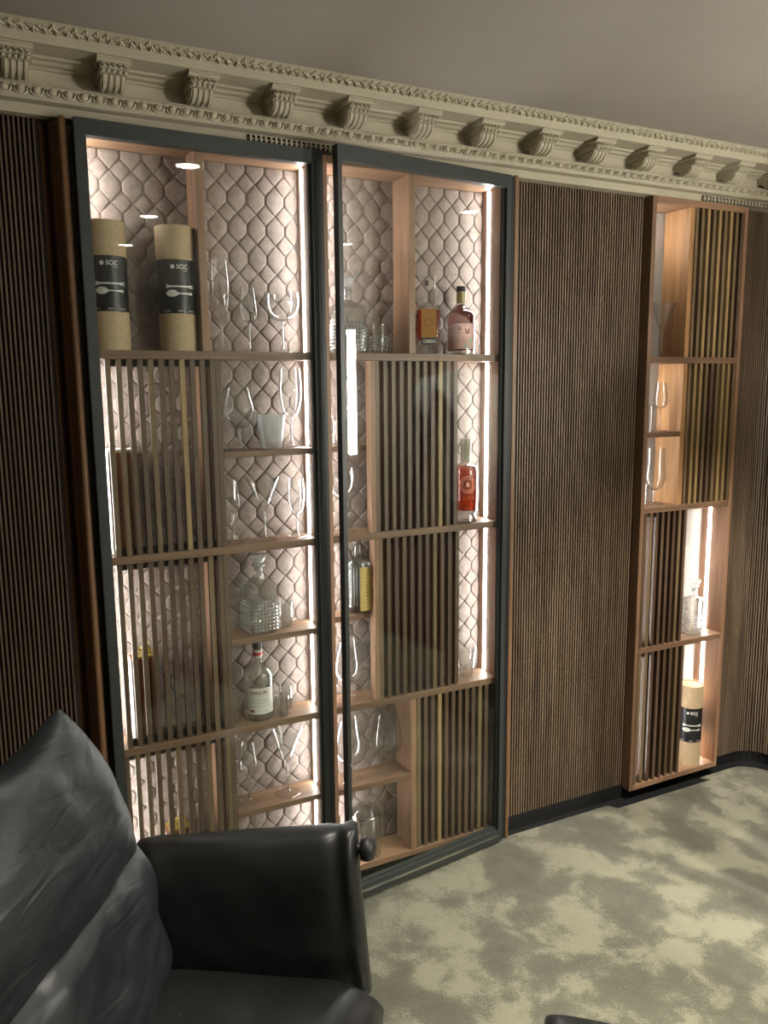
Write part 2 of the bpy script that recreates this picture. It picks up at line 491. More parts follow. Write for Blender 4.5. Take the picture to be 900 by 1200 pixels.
# curved lip and end post of the left panel
b = MB()
cur = [(.150, .036), (.165, .033), (.176, .022), (.183, .004), (.187, -.014)]
for i in range(len(cur) - 1):
    (x0, y0), (x1, y1) = cur[i], cur[i + 1]
    b.add([(x0, y0, .03), (x1, y1, .03), (x1 + .012, y1 + .004, .03), (x0 + .01, y0 + .008, .03),
           (x0, y0, 2.112), (x1, y1, 2.112), (x1 + .012, y1 + .004, 2.112), (x0 + .01, y0 + .008, 2.112)],
          [(0, 1, 5, 4), (1, 2, 6, 5), (2, 3, 7, 6), (3, 0, 4, 7), (4, 5, 6, 7), (3, 2, 1, 0)])
b.build('curved_lip', M_EDGE, t, off, smooth=60)
MB().lathe([(.009, .0), (.009, 2.108), (.006, 2.114)], 12, (.195, -.016, .002)).build('round_edge_post', M_EDGE, t, off, smooth=True)
MB().box(.198, .206, -.012, .045, .002, 2.11).build('black_edge_strip', M_BLACK, t, off)

t, off = ribbed('ribbed_wall_panel', [(1.458, .044), (2.000, .044)], .036, 2.1165, 'walnut ribbed wall panel between the glass cabinets and the open niche')
MB().box(1.4445, 1.4565, -.014, .046, .001, 2.118).build('edge_post', M_EDGE, t, off, bevel=.002)
arc = [(2.452, .044), (2.585, .044)]
for k in range(1, 9):
    a = pi / 2 - k * pi / 16
    arc.append((2.585 + .115 * cos(a), -.071 + .115 * sin(a)))
arc += [(2.70, -2.9)]
ribbed('ribbed_wall_panel', arc, .036, 2.1165, 'ribbed wall panel right of the niche, curving round the room corner')
pl = [(x, y) for x, y in arc]
b = MB()
for i in range(len(pl) - 1):
    (x0, y0), (x1, y1) = pl[i], pl[i + 1]
    d = Vector((x1 - x0, y1 - y0, 0)).normalized(); q = Vector((-d.y, d.x, 0))
    b.add([(x0 + q.x * .004, y0 + q.y * .004, -.012), (x1 + q.x * .004, y1 + q.y * .004, -.012), (x1 + q.x * .012, y1 + q.y * .012, -.012), (x0 + q.x * .012, y0 + q.y * .012, -.012),
           (x0 + q.x * .004, y0 + q.y * .004, .035), (x1 + q.x * .004, y1 + q.y * .004, .035), (x1 + q.x * .012, y1 + q.y * .012, .035), (x0 + q.x * .012, y0 + q.y * .012, .035)],
          [(0, 1, 5, 4), (2, 3, 7, 6), (4, 5, 6, 7), (3, 2, 1, 0), (0, 4, 7, 3), (1, 2, 6, 5)])
struct(b.build('baseboard_right', M_BLACK, fix=False), 'black recessed skirting under the curved ribbed wall panel', 'skirting')
struct(MB().box(XL, XR, .0455, .0499, 0, 2.09).build('trim_2', M_BLACK), 'black fixing board behind the wall panels', 'trim')

# the cabinets sit in a recess: open the back wall behind them
wb = bpy.data.objects['wall_back']
me = bpy.data.meshes.new('wall_back_mesh')
b = MB()
b.box(XL - .1, .222, YB, YB + .12, 0, 2.09)
b.box(1.46, 2.0, YB, YB + .12, 0, 2.09)
b.box(2.4505, XR + .1, YB, YB + .12, 0, 2.09)
b.box(XL - .1, XR + .1, YB, YB + .12, 2.1155, CEIL + .1)
b.box(XL - .1, .222, YB, YB + .12, 2.09, 2.1155)
b.box(1.46, 2.0, YB, YB + .12, 2.09, 2.1155)
b.box(2.4505, XR + .1, YB, YB + .12, 2.09, 2.1155)
b.box(XL - .1, XR + .1, YB + .121, YB + .16, 0, CEIL + .1)
me.from_pydata(b.v, [], b.f); me.materials.append(M_WALL); wb.data = me
tb = bpy.data.objects['trim_2']
b = MB().box(XL, .20, .0455, .0499, 0, 2.089).box(1.468, 1.999, .0455, .0499, 0, 2.089).box(2.452, 2.60, .0455, .0499, 0, 2.089)
me = bpy.data.meshes.new('trim_2_mesh'); me.from_pydata(b.v, [], b.f); me.materials.append(M_BLACK); tb.data = me

# ------------------------------------------------------------ quilted backs
def quilt(x0, x1, z0, z1, yb, parent, off, xs):
    w, h, s = .0532, .0773, .0115
    b = MB()
    b.box(x0, x1, yb, yb + .008, z0, z1)
    def cell(cx, cz, poly):
        if cx < x0 - w / 2 or cx > x1 + w / 2 or cz < z0 - h / 2 or cz > z1 + h / 2: return
        def inset(d):
            out = []
            for (px, pz) in poly:
                L = math.hypot(px, pz); k = max(0, (L - d * 1.35)) / L
                out.append((min(max(cx + px * k, x0 + .0005), x1 - .0005), min(max(cz + pz * k, z0 + .0005), z1 - .0005)))
            return out
        n = len(poly)
        r0 = inset(.0012); r1 = inset(.0024); r2 = inset(.0052)
        v = [(p[0], yb - .0002, p[1]) for p in r0] + [(p[0], yb - .0026, p[1]) for p in r1] + [(p[0], yb - .0034, p[1]) for p in r2]
        v.append((min(max(cx, x0 + .0005), x1 - .0005), yb - .0037, min(max(cz, z0 + .0005), z1 - .0005)))
        f = []
        for i in range(n):
            j = (i + 1) % n
            f += [(i, j, n + j, n + i), (n + i, n + j, 2 * n + j, 2 * n + i), (2 * n + i, 2 * n + j, 3 * n)]
        b.add(v, f)
    hx = [(0, h / 2), (w / 2, s), (w / 2, -s), (0, -h / 2), (-w / 2, -s), (-w / 2, s)]
    dm = [(w / 2, 0), (0, -(h / 2 - s)), (-w / 2, 0), (0, h / 2 - s)]
    nx = int((x1 - x0) / w) + 3; nz = int((z1 - z0) / h) + 3
    for i in range(-1, nx):
        for j in range(-1, nz):
            cell(xs + i * w, z0 + .02 + j * h, hx)
            cell(xs + (i + .5) * w, z0 + .02 + (j + .5) * h, dm)
    ob = b.build('quilted_back', M_QUILT, parent, off, fix=False)
    for i, p in enumerate(ob.data.polygons): p.use_smooth = i >= 6
    ob.data.set_sharp_from_angle(angle=radians(50))
    return ob

YQ = .110
def board(parent, off, name, x0, x1, y0, y1, z0, z1, m, bev=.0012):
    return MB().box(x0, x1, y0, y1, z0, z1).build(name, m, parent, off, bevel=bev)
def led(parent, off, x, z0, z1, side, y=.070):
    """flush light strip let into a side panel; side=+1 faces +x"""
    x0, x1 = (x, x + .0016) if side > 0 else (x - .0016, x)
    MB().box(x0, x1, y - .0065, y + .0065, z0 + .004, z1 - .004).build('led_strip', M_LED, parent, off)

def slat_door(parent, off, x0, x1, z0, z1, n, left_stile=False, right_stile=False, seed=0, light=(), tones=None, back=None):
    """thin sliding panel of upright slats fixed on two dark rails"""
    rnd = random.Random(seed)
    p = MB().box(x0, x1, .0165, .0255, z1 - .018, z1 - .0005).build('slatted_panel', M_RAIL, parent, off)
    MB().box(x0, x1, .0165, .0255, z0 + .0005, z0 + .018).build('lower_rail', M_RAIL, p, off)
    if back is not None:
        MB().box(x0 + back, x1, .0262, .0300, z0 + .0006, z1 - .0006).build('gap_shade_board', M_SLB, p, off)  # dark board added to stand for the shade behind the slats
    ox, oy, oz = off
    proto = {}
    step = (x1 - x0 - .012) / (n - 1)
    for i in range(n):
        ti = 3 if i in light else rnd.choice([0, 0, 1, 1, 2, 4])
        if tones: ti = tones[i % len(tones)]
        wd = .0125
        me = proto.get(ti)
        if me is None:
            me = MB().box(-wd / 2, wd / 2, .001, .0163, z0 - oz + .0008, z1 - oz - .0008).build('slat', M_SL[ti], p)
            proto[ti] = me; s = me
        else:
            s = me.copy(); COL.objects.link(s)
        s.location = (x0 + .006 + i * step - ox, -oy, 0)
    if left_stile:
        MB().box(x0 - .016, x0 - .001, .0005, .032, z0 + .0006, z1 - .0006).build('stile', M_WZL, p, off)  # lighter walnut puts the light on this stile into its colour
    if right_stile:
        MB().box(x1 + .001, x1 + .014, .0005, .05, z0 + .0006, z1 - .0006).build('stile', M_SL[0], p, off)
    return p

ZT = [1.597, 1.084, .571, .050]      # tops of the main shelves and of the bottom board
TH = .0205

# glass door: frame, pane, handle profile
def glass_door(parent, off, hinge, width, ang, name_label):
    z0, z1 = .012, 2.111
    ox, oy, oz = off
    ft = .024; sw = .020 if width > .608 else .0105
    b = MB()
    b.box(-width, -width + sw, -ft, 0, z0, z1)                       # left stile
    b.box(-.036, -.020, -ft, 0, z0, z1)                               # right stile
    b.box(-width + sw, -.036, -ft, 0, z1 - .036, z1)
    b.box(-width + sw, -.036, -ft, 0, z0, z0 + .040)
    # inner lip
    b.box(-width + sw, -width + sw + .005, -ft * .55, 0, z0 + .04, z1 - .036)
    b.box(-.041, -.036, -ft * .55, 0, z0 + .04, z1 - .036)
    b.box(-width + sw + .005, -.041, -ft * .55, 0, z0 + .04, z0 + .047)
    d = b.build('glass_door', M_FRAME, parent, (0, 0, oz), loc=(hinge[0] - ox, hinge[1] - oy, 0))
    d.rotation_euler = (0, 0, ang)
    d['label'] = name_label
    MB().box(-.0198, -.001, -ft * .75, -.001, z0, z1).build('black_hinge_profile', M_BLACK, d, (0, 0, oz))
    MB().box(-width + sw + .001, -.037, -.011, -.007, z0 + .036, z1 - .032).build('glass_pane', M_PANE, d, (0, 0, oz))
    MB().box(-width + sw, -.036, -ft - .0015, -ft, z0 + .017, z0 + .024).build('steel_inlay', M_CHROME, d, (0, 0, oz))
    MB().box(-width - .0025, -width - .0002, -ft, 0, z0 + .001, z1 - .001).build('black_edge', M_BLACK, d, (0, 0, oz))
    return d

# ================= cabinet 1
off = (.225, 0, 0)
c1 = thing('display_cabinet', 'left lit walnut display cabinet with tubes and stemware behind its glass door', 'cabinet', off, group=None)
board(c1, off, 'side_panel', .225, .2405, 0, .118, .03, 2.110, M_WZL)
board(c1, off, 'side_panel', .803, .8315, 0, .118, .03, 2.110, M_WZL)
board(c1, off, 'top_panel', .2407, .8028, 0, .118, 2.089, 2.110, M_WXL)
board(c1, off, 'bottom_panel', .2407, .8028, 0, .118, .03, .050, M_WXL)
for z in ZT[:3]:
    board(c1, off, 'shelf', .2407, .8028, .0, .102, z - TH, z, M_WX)
board(c1, off, 'divider', .4985, .5185, .0, .102, ZT[0] + .0003, 2.0887, M_WZL)
for i in range(3):
    board(c1, off, 'divider', .4985, .5185, .030, .102, ZT[i + 1] + .0003, ZT[i] - TH - .0003, M_WZL)
for z, x0, i in ((1.338, .5187, 0), (.823, .5187, 1), (.315, .5187, 2)):
    board(c1, off, 'small_shelf', x0 + .0245, .8028, .002, .102, z - .017, z, M_WX)
quilt(.2407, .8028, .051, 2.0885, YQ, c1, off, .2407 + .018)
tops = [2.089, ZT[0] - TH, ZT[1] - TH, ZT[2] - TH]; bots = ZT
for a, bb in zip(bots, tops):
    led(c1, off, .2406, a, bb, 1)
for a, bb in ((ZT[0], 2.089), (1.338, ZT[0] - TH), (ZT[1], 1.321), (.823, ZT[1] - TH), (ZT[2], .806), (.315, ZT[2] - TH), (ZT[3], .298)):
    led(c1, off, .8029, a, bb, -1)
slat_door(c1, off, .2590, .5280, ZT[1], ZT[0] - TH, 11, right_stile=True, seed=1, tones=[2, 2, 0, 0, 2, 0, 1, 3, 1, 0, 0])
slat_door(c1, off, .2580, .5280, ZT[2], ZT[1] - TH, 11, right_stile=True, seed=2)
slat_door(c1, off, .2470, .5280, ZT[3], ZT[2] - TH, 11, right_stile=True, seed=3)
glass_door(c1, off, (.830, -.004), .611, radians(1.3), 'nearly closed anthracite framed glass door')

# ================= cabinet 2
off = (.834, 0, 0)
c2 = thing('display_cabinet', 'right lit walnut display cabinet with liqueur bottles, its glass door ajar', 'cabinet', off)
board(c2, off, 'side_panel', .834, .8495, 0, .118, .03, 2.110, M_WZL)
board(c2, off, 'side_panel', 1.408, 1.4415, .0, .118, .03, 2.110, M_WZL)
board(c2, off, 'top_panel', .8497, 1.4078, 0, .118, 2.089, 2.110, M_WXL)
board(c2, off, 'bottom_panel', .8497, 1.4078, 0, .118, .03, .050, M_WXL)
for z in ZT[:3]:
    board(c2, off, 'shelf', .8497, 1.4078, .0, .102, z - TH, z, M_WX)
board(c2, off, 'divider', 1.0955, 1.1155, .0, .102, ZT[0] + .0003, 2.0887, M_WZL)
board(c2, off, 'divider', 1.0955, 1.1155, .0, .102, ZT[3] + .0003, ZT[2] - TH - .0003, M_WZL)
board(c2, off, 'small_shelf', .8497, 1.05, .034, .102, 1.321, 1.338, M_WX)
board(c2, off, 'small_shelf', .8497, 1.05, .034, .102, .819, .836, M_WX)
board(c2, off, 'small_shelf', .8497, 1.0952, .002, .102, .292, .309, M_WX)
quilt(.8497, 1.4078, .051, 2.0885, YQ, c2, off, .8497 + .022)
for a, bb in ((ZT[0], 2.089), (1.338, ZT[0] - TH), (ZT[1], 1.321), (.836, ZT[1] - TH), (ZT[2], .819), (.309, ZT[2] - TH), (ZT[3], .292)):
    led(c2, off, .8496, a, bb, 1)
for a, bb in zip(bots[:3], tops[:3]):
    led(c2, off, 1.4079, a, bb, -1)
slat_door(c2, off, .9860, 1.2580, ZT[1], ZT[0] - TH, 11, left_stile=True, seed=4, light=(8,), back=0.0)
slat_door(c2, off, .9920, 1.2660, ZT[2], ZT[1] - TH, 11, left_stile=True, seed=5, back=0.0)
slat_door(c2, off, 1.1180, 1.4050, ZT[3], ZT[2] - TH, 12, seed=6, light=(3,), back=0.0)
glass_door(c2, off, (1.4360, -.004), .606, radians(7.3), 'anthracite framed glass door standing ajar')

# ================= niche
off = (2.002, 0, 0)
c3 = thing('open_niche', 'narrow open walnut shelf niche with slatted sliding panels and no glass door', 'shelf unit', off)
board(c3, off, 'side_panel', 2.002, 2.0195, 0, .130, .025, 2.116, M_WZ)
board(c3, off, 'side_panel', 2.4325, 2.4495, 0, .130, .025, 2.116, M_WZL)
board(c3, off, 'top_panel', 2.0197, 2.4323, 0, .130, 2.095, 2.116, M_WXL)
board(c3, off, 'bottom_panel', 2.0197, 2.4323, 0, .130, .025, .045, M_WXL)
for z in (1.596, 1.078, .567):
    board(c3, off, 'shelf', 2.0197, 2.4323, .0, .118, z - TH, z, M_WX)
board(c3, off, 'divider', 2.1740, 2.1955, .002, .118, 1.5963, 2.0947, M_WG)
board(c3, off, 'divider', 2.1740, 2.1955, .002, .118, 1.0783, 1.5752, M_WG)
board(c3, off, 'small_shelf', 2.0197, 2.1738, .002, .118, 1.322, 1.339, M_WX)
board(c3, off, 'felt_back', 2.0197, 2.4323, .1185, .126, .0455, 2.0945, M_FELT, 0)
led(c3, off, 2.0196, 1.94, 2.095, 1, .085)
for a, bb in ((1.339, 1.5755), (1.078, 1.322), (.567, 1.0575), (.045, .5465)):
    led(c3, off, 2.0196, a, bb, 1, .085)
for a, bb in ((.567, 1.0575), (.045, .5465)):
    led(c3, off, 2.4324, a, bb, -1, .080)
slat_door(c3, off, 2.1990, 2.4300, 1.596, 2.095, 9, seed=8, tones=[2, 2, 3, 2, 3, 2, 3, 2, 0], back=0.0)
slat_door(c3, off, 2.1990, 2.4300, 1.078, 1.5755, 9, seed=9, tones=[2, 3, 3, 2, 0, 2, 3, 3, 2], back=0.0)
slat_door(c3, off, 2.0225, 2.2250, .567, 1.0575, 8, seed=10, tones=[1, 2, 4, 0, 1, 4, 2, 0], back=.042)
slat_door(c3, off, 2.0225, 2.2450, .045, .5465, 8, seed=11, tones=[2, 2, 4, 0, 1, 0, 2, 0], back=.046)

# ------------------------------------------------------------ glassware
def smooth_prof(pts, n=5):
    out = []
    P = [pts[0]] + list(pts) + [pts[-1]]
    for i in range(1, len(P) - 2):
        for k in range(n):
            t = k / n
            r = []
            for c in (0, 1):
                p0, p1, p2, p3 = P[i - 1][c], P[i][c], P[i + 1][c], P[i + 2][c]
                r.append(.5 * ((2 * p1) + (-p0 + p2) * t + (2 * p0 - 5 * p1 + 4 * p2 - p3) * t * t + (-p0 + 3 * p1 - 3 * p2 + p3) * t ** 3))
            out.append(tuple(r))
    out.append(pts[-1])
    return out
BOWLS = {
    'flute': (.33, [(.10, .33), (.48, .39), (.82, .48), (1, .63), (.95, .82), (.80, 1)]),
    'tulip': (.45, [(.12, .45), (.70, .50), (1, .62), (.88, .80), (.70, 1)]),
    'coupe': (.52, [(.08, .52), (.50, .55), (.86, .66), (1, .82), (.97, 1)]),
    'red': (.33, [(.10, .33), (.65, .40), (1, .60), (.90, .80), (.68, 1)]),
    'tall': (.38, [(.10, .38), (.66, .45), (1, .66), (.97, .84), (.88, 1)]),
    'snifter': (.27, [(.10, .27), (.70, .33), (1, .50), (.90, .72), (.66, 1)]),
    'martini': (.44, [(.05, .44), (.30, .54), (.65, .78), (1, 1)]),
    'beer': (.24, [(.12, .24), (.62, .30), (.98, .48), (.86, .75), (.88, 1)]),
}
def goblet(kind, h, d, foot=.032):
    zs, bl = BOWLS[kind]; Rr = d / 2; th = .0013
    sr = .0034
    bowl = smooth_prof([(r * Rr, z * h) for r, z in bl], 5) if kind != 'martini' else [(r * Rr, z * h) for r, z in bl]
    outer = [(0.0, .0), (foot * .97, .0), (foot, .0012), (foot * .96, .0022), (foot * .5, .0045), (foot * .2, .010), (sr * 1.2, .020), (sr, .035), (sr, zs * h - .012), (sr * 1.5, zs * h - .003)]
    inner = [(max(r - th, 0.0), z + (.0045 if i < 3 else .001)) for i, (r, z) in enumerate(bowl)][:-1]
    inner = [(bowl[-1][0] - th, bowl[-1][1])] + inner[::-1] + [(0.0, bowl[0][1] + .0055)]
    return outer + bowl + inner
MESHC = {}
def glass(kind, h, d, x, y, z, name, label, foot=.032, group=None, cat='glass'):
    k = (kind, round(h, 3), round(d, 3))
    pf = goblet(kind, h, d, foot)
    b = MB()
    b.mi = 2; b.lathe(pf[:2], 32, cap=False)
    b.mi = 1; b.lathe(pf[1:4], 32, cap=False)
    b.mi = 2; b.lathe(pf[3:6], 32, cap=False)
    b.mi = 1; b.lathe(pf[5:11], 32, cap=False)
    b.mi = 0; b.lathe(pf[10:], 32, cap=False)
    o = b.build(name, [M_GLASS, M_STEM, M_FOOT], smooth=50)
    o.location = (x, y, z + .0005)
    tag(o, label, cat, group)
    return o
def tumbler(h, r0, r1, x, y, z, name, label, m=None, base=.008, cut=False, rot=0):
    b = MB()
    pr = [(0, 0), (r0 * .9, 0), (r0, .003)] + [(r0 + (r1 - r0) * t, .003 + (h - .003) * t) for t in (.3, .6, 1)]
    th = .002
    pr += [(r1 - th, h)] + [(r0 + (r1 - r0) * t - th, .003 + (h - .003) * t) for t in (.6, .3)] + [(r0 - th, base), (0, base - .001)]
    b.lathe(pr, 24)
    o = b.build(name, m or M_GLASST, smooth=40)
    if cut:
        # cut facets: small raised diamonds on the lower wall
        f = MB()
        for j in range(5):
            for k in range(12):
                a = 2 * pi * (k + .5 * (j % 2)) / 12; zz = .012 + j * .0085
                rr = r0 + (r1 - r0) * zz / h + .0004
                c = Vector((rr * cos(a), rr * sin(a), zz)); t_ = Vector((-sin(a), cos(a), 0)); n_ = Vector((cos(a), sin(a), 0))
                f.add([c + t_ * .005, c + Vector((0, 0, .004)), c - t_ * .005, c - Vector((0, 0, .004)), c + n_ * .0035], [(0, 1, 4), (1, 2, 4), (2, 3, 4), (3, 0, 4)])
        g = f.build('cut_facets', M_CUT, o, fix=False); g['kind'] = 'stuff'
    o.location = (x, y, z + .0005)
    tag(o, label, 'glass')
    return o

Z1, Z2, Z3, Z4 = ZT
YI = .050
# cabinet 1
glass('flute', .238, .050, .563, YI, Z1, 'champagne_flute', 'tall clear champagne flute on the top shelf of the left cabinet', .030)
glass('tulip', .168, .050, .637, YI, Z1, 'wine_glass', 'small tulip glass between the flute and the saucer glass on the top shelf', .029)
glass('coupe', .160, .094, .730, YI, Z1, 'saucer_glass', 'wide saucer champagne glass beside the light strip on the top left shelf', .034)
glass('red', .166, .088, .600, YI, 1.338, 'wine_glass', 'round-bowled wine glass left of the frosted tumbler on the small shelf', .034)
tumbler(.092, .028, .040, .690, .048, 1.338, 'tumbler', 'frosted white glass tumbler between two stemmed glasses', M_FROST)
glass('tall', .216, .064, .748, YI, 1.338, 'wine_glass', 'tall wine glass beside the light strip, right of the frosted tumbler', .032)
glass('tulip', .178, .048, .572, YI, Z2, 'wine_glass', 'narrow wine glass left of the martini glass below the frosted tumbler', .030)
glass('martini', .178, .100, .662, YI, Z2, 'martini_glass', 'martini glass in the middle of the small shelf above the square decanter', .033)
glass('tall', .166, .050, .757, YI, Z2, 'wine_glass', 'small straight wine glass right of the martini glass, beside the light strip', .030)
glass('tulip', .186, .052, .590, YI, .315, 'wine_glass', 'thin tall-stemmed glass left of the large martini glass, lowest visible shelf', .030)
glass('martini', .208, .104, .707, YI, .315, 'martini_glass', 'large martini glass on the lowest visible shelf of the left cabinet', .036)
tumbler(.070, .019, .021, .722, .066, .823, 'shot_glass', 'plain shot glass right of the square decanter')
tumbler(.068, .0165, .0175, .556, .040, Z3, 'shot_glass', 'shot glass left of the clear bottle, next to the slatted panel')
tumbler(.060, .0185, .0205, .690, .026, Z3, 'shot_glass', 'short shot glass in front, right of the clear bottle')
tumbler(.070, .0185, .0205, .717, .072, Z3, 'shot_glass', 'taller shot glass at the back, right of the clear bottle')

def decanter(x, y, z, label, hh=.22, w=.094, rot=0.0, d=None):
    d = d or w
    t = thing('square_decanter', label, 'decanter', (x, y, z + .0005), rot)
    # body as rounded square loft, hollow
    def ring(s, zz, n=20, p=7):
        out = []
        for k in range(n):
            a = 2 * pi * k / n; c_, s_ = cos(a), sin(a)
            rr = 1 / ((abs(c_) ** p + abs(s_) ** p) ** (1 / p))
            out.append((s * w / 2 * rr * c_, s * d / 2 * rr * s_, zz))
        return out
    k = hh / .22
    lv = [(.90, 0, 7), (1, .006, 7), (1, .06, 7), (1, .125 * k, 7), (.97, .136 * k, 6), (.75, .144 * k, 3), (.36, .150 * k, 2), (.30, .158 * k, 2), (.30, .178 * k, 2), (.37, .182 * k, 2)]
    inn = [(.30, .182 * k, 2), (.22, .176 * k, 2), (.22, .155 * k, 2), (.66, .140 * k, 3), (.90, .130 * k, 6), (.92, .06, 7), (.90, .014, 7)]
    n = 28; rings = [ring(s, zz, n, p) for s, zz, p in lv + inn]
    b = MB(); v = [p for r in rings for p in r]; f = []
    for i in range(len(rings) - 1):
        for q in range(n): f.append((i * n + q, i * n + (q + 1) % n, (i + 1) * n + (q + 1) % n, (i + 1) * n + q))
    f += [tuple(range(n - 1, -1, -1)), tuple((len(rings) - 1) * n + q for q in range(n))]
    b.add(v, f).build('body', M_GLASST, t, smooth=35)
    # cut diamond relief on the four faces
    g = MB()
    for side in range(4):
        a = side * pi / 2; nx, ny = cos(a), sin(a); tx, ty = -sin(a), cos(a)
        hw = (w if side % 2 else d) / 2; dd = (w if side % 2 == 0 else d) / 2
        m_ = 7
        for i in range(m_):
            for j in range(9):
                u = (i - (m_ - 1) / 2) * hw * 1.7 / m_; zz = .012 + j * .0100 * k
                if j > 6 and abs(i - 3) > 9 - j: continue
                e = hw * .80 / m_
                c = Vector((nx * dd + tx * u, ny * dd + ty * u, zz)); T_ = Vector((tx, ty, 0)); N_ = Vector((nx, ny, 0)); Zv = Vector((0, 0, 1))
                g.add([c + T_ * e, c + Zv * .0048, c - T_ * e, c - Zv * .0048, c + N_ * .0045], [(0, 1, 4), (1, 2, 4), (2, 3, 4), (3, 0, 4)])
    o = g.build('cut_diamond_relief', M_CUT, t, fix=False); o['kind'] = 'stuff'
    MB().lathe([(0, .170 * k), (.008, .170 * k), (.009, .184 * k), (.017, .186 * k), (.019, .190 * k), (.013, .196 * k), (.021, .206 * k), (.024, .214 * k), (.022, .219 * k), (0, .2205 * k)], 20).build('stopper', M_CUT, t, smooth=30)
    return t
decanter(.641, .052, .823, 'square cut-glass decanter beside a shot glass in the left cabinet', .222, .088, radians(8), .082)
decanter(.925, .052, Z1, 'square cut-glass decanter on the top shelf, left of the cut tumbler', .210, .088, radians(0), .086)
decanter(2.335, .052, .567, 'square cut-glass decanter in the open niche beside the light strip', .212, .076, 0, .074)
tumbler(.084, .023, .025, 1.022, .050, Z1, 'cut_tumbler', 'cut-glass tumbler beside the square decanter on the top shelf', cut=True)
glass('tall', .196, .052, .880, YI, 1.338, 'wine_glass', 'wine glass seen in the gap left of the ajar door, upper small shelf', .030)
glass('coupe', .185, .094, .905, YI, Z2, 'saucer_glass', 'wide-bowled glass behind the ajar door edge, above the second main shelf', .034)
glass('snifter', .182, .090, .912, YI, Z3, 'brandy_glass', 'brandy glass directly above the pair of brandy glasses', .032)
glass('snifter', .195, .098, .912, YI, .309, 'brandy_glass', 'left one of the two brandy glasses on the low shelf', .034)
glass('snifter', .197, .098, 1.036, .050, .309, 'brandy_glass', 'right one of the two brandy glasses, nearest the walnut divider', .034)
tumbler(.100, .024, .035, 1.325, .052, Z3, 'tumbler', 'curved glass tumbler standing alone right of the slatted panel')
# niche
glass('martini', .186, .092, 2.118, .052, 1.596, 'martini_glass', 'martini glass alone in the top bay of the open niche', .032)
glass('tulip', .170, .052, 2.130, .058, 1.339, 'wine_glass', 'tulip glass in the second bay of the niche', .030)
tumbler(.095, .020, .022, 2.068, .052, 1.339, 'small_glass', 'small straight glass partly hidden by the niche left side')
glass('beer', .200, .080, 2.115, .055, 1.078, 'beer_glass', 'large footed beer glass in the third bay of the niche', .034)
tumbler(.075, .020, .024, 2.050, .048, 1.078, 'small_glass', 'small glass at the far left foot of the footed beer glass')

# glass jar with lid at the bottom of cabinet 2
t = thing('lidded_jar', 'cylindrical clear glass jar with a flat lid at the bottom of the right cabinet', 'jar', (.960, .051, .0505))
MB().lathe([(0, 0), (.046, 0), (.047, .002), (.047, .130), (.0445, .130), (.0445, .006), (0, .005)], 36).build('glass_body', M_GLASST, t, smooth=40)
MB().lathe([(0, .1305), (.0475, .1305), (.0475, .137), (.046, .139), (0, .139)], 36).build('lid', M_CHROME, t, smooth=40)['label'] = 'thin steel lid'
MB().lathe([(0, .1395), (.044, .1395), (.041, .150), (.026, .162), (.006, .168), (0, .1685)], 30).build('glass_dome', M_GLASST, t, smooth=60)
MB().box(-.0018, .0018, -.0018, .0018, .007, .115).build('stirring_rod', M_CHROME, t)

# ------------------------------------------------------------ text
def text_mesh(body, size, bold=False):
    cu = bpy.data.curves.new('lettering', 'FONT'); cu.body = body; cu.size = size; cu.align_x = 'CENTER'; cu.align_y = 'CENTER'
    cu.resolution_u = 3
    if bold: cu.offset = size * .02
    o = bpy.data.objects.new('tmp', cu); COL.objects.link(o)
    dg = bpy.context.evaluated_depsgraph_get(); dg.update()
    me = o.evaluated_get(dg).to_mesh()
    v = [(p.co.x, p.co.y) for p in me.vertices]; f = [tuple(p.vertices) for p in me.polygons]
    o.to_mesh_clear()
    COL.objects.unlink(o); bpy.data.objects.remove(o); bpy.data.curves.remove(cu)
    return v, f
def wrap(b, v, f, cx, cz, Rr, a0, sx=1.0):
    """flat print (u, w) laid onto a cylinder of radius R facing -y, turned by a0"""
    out = []
    for (u, w) in v:
        a = (cx + u * sx) / Rr + a0
        out.append((Rr * sin(a), -Rr * cos(a), cz + w))
    b.add(out, f)
def strip_outline(top, bot):
    n = len(top)
    v = list(top) + list(bot)
    f = [(i, i + 1, n + i + 1, n + i) for i in range(n - 1)]
    return v, f
def flat(b, v, f, cx, cz, y):
    b.add([(cx + u, y, cz + w) for u, w in v], f)

def spoon(L=.062, flip=False, fork=False):
    """outline of a piece of cutlery lying horizontally; head at the left unless flipped"""
    top = []; n = 26
    for i in range(n + 1):
        t = i / n; x = -L / 2 + L * t
        if fork:
            hw = .0018 + .0030 * math.exp(-((t - .03) / .10) ** 2) + .0026 * max(0, (t - .80) / .2) ** .8
        else:
            hd = max(0.0, 1 - ((t - .22) / .22) ** 2)
            hw = max(.0085 * math.sqrt(hd), .0014 + .0022 * max(0, (t - .7) / .3))
        if i == 0: hw = .0004 if not fork else hw
        top.append((x, hw))
    bot = [(x, -h) for x, h in top]
    if flip:
        top = [(-x, h) for x, h in top][::-1]; bot = [(-x, h) for x, h in bot][::-1]
    return strip_outline(top, bot)

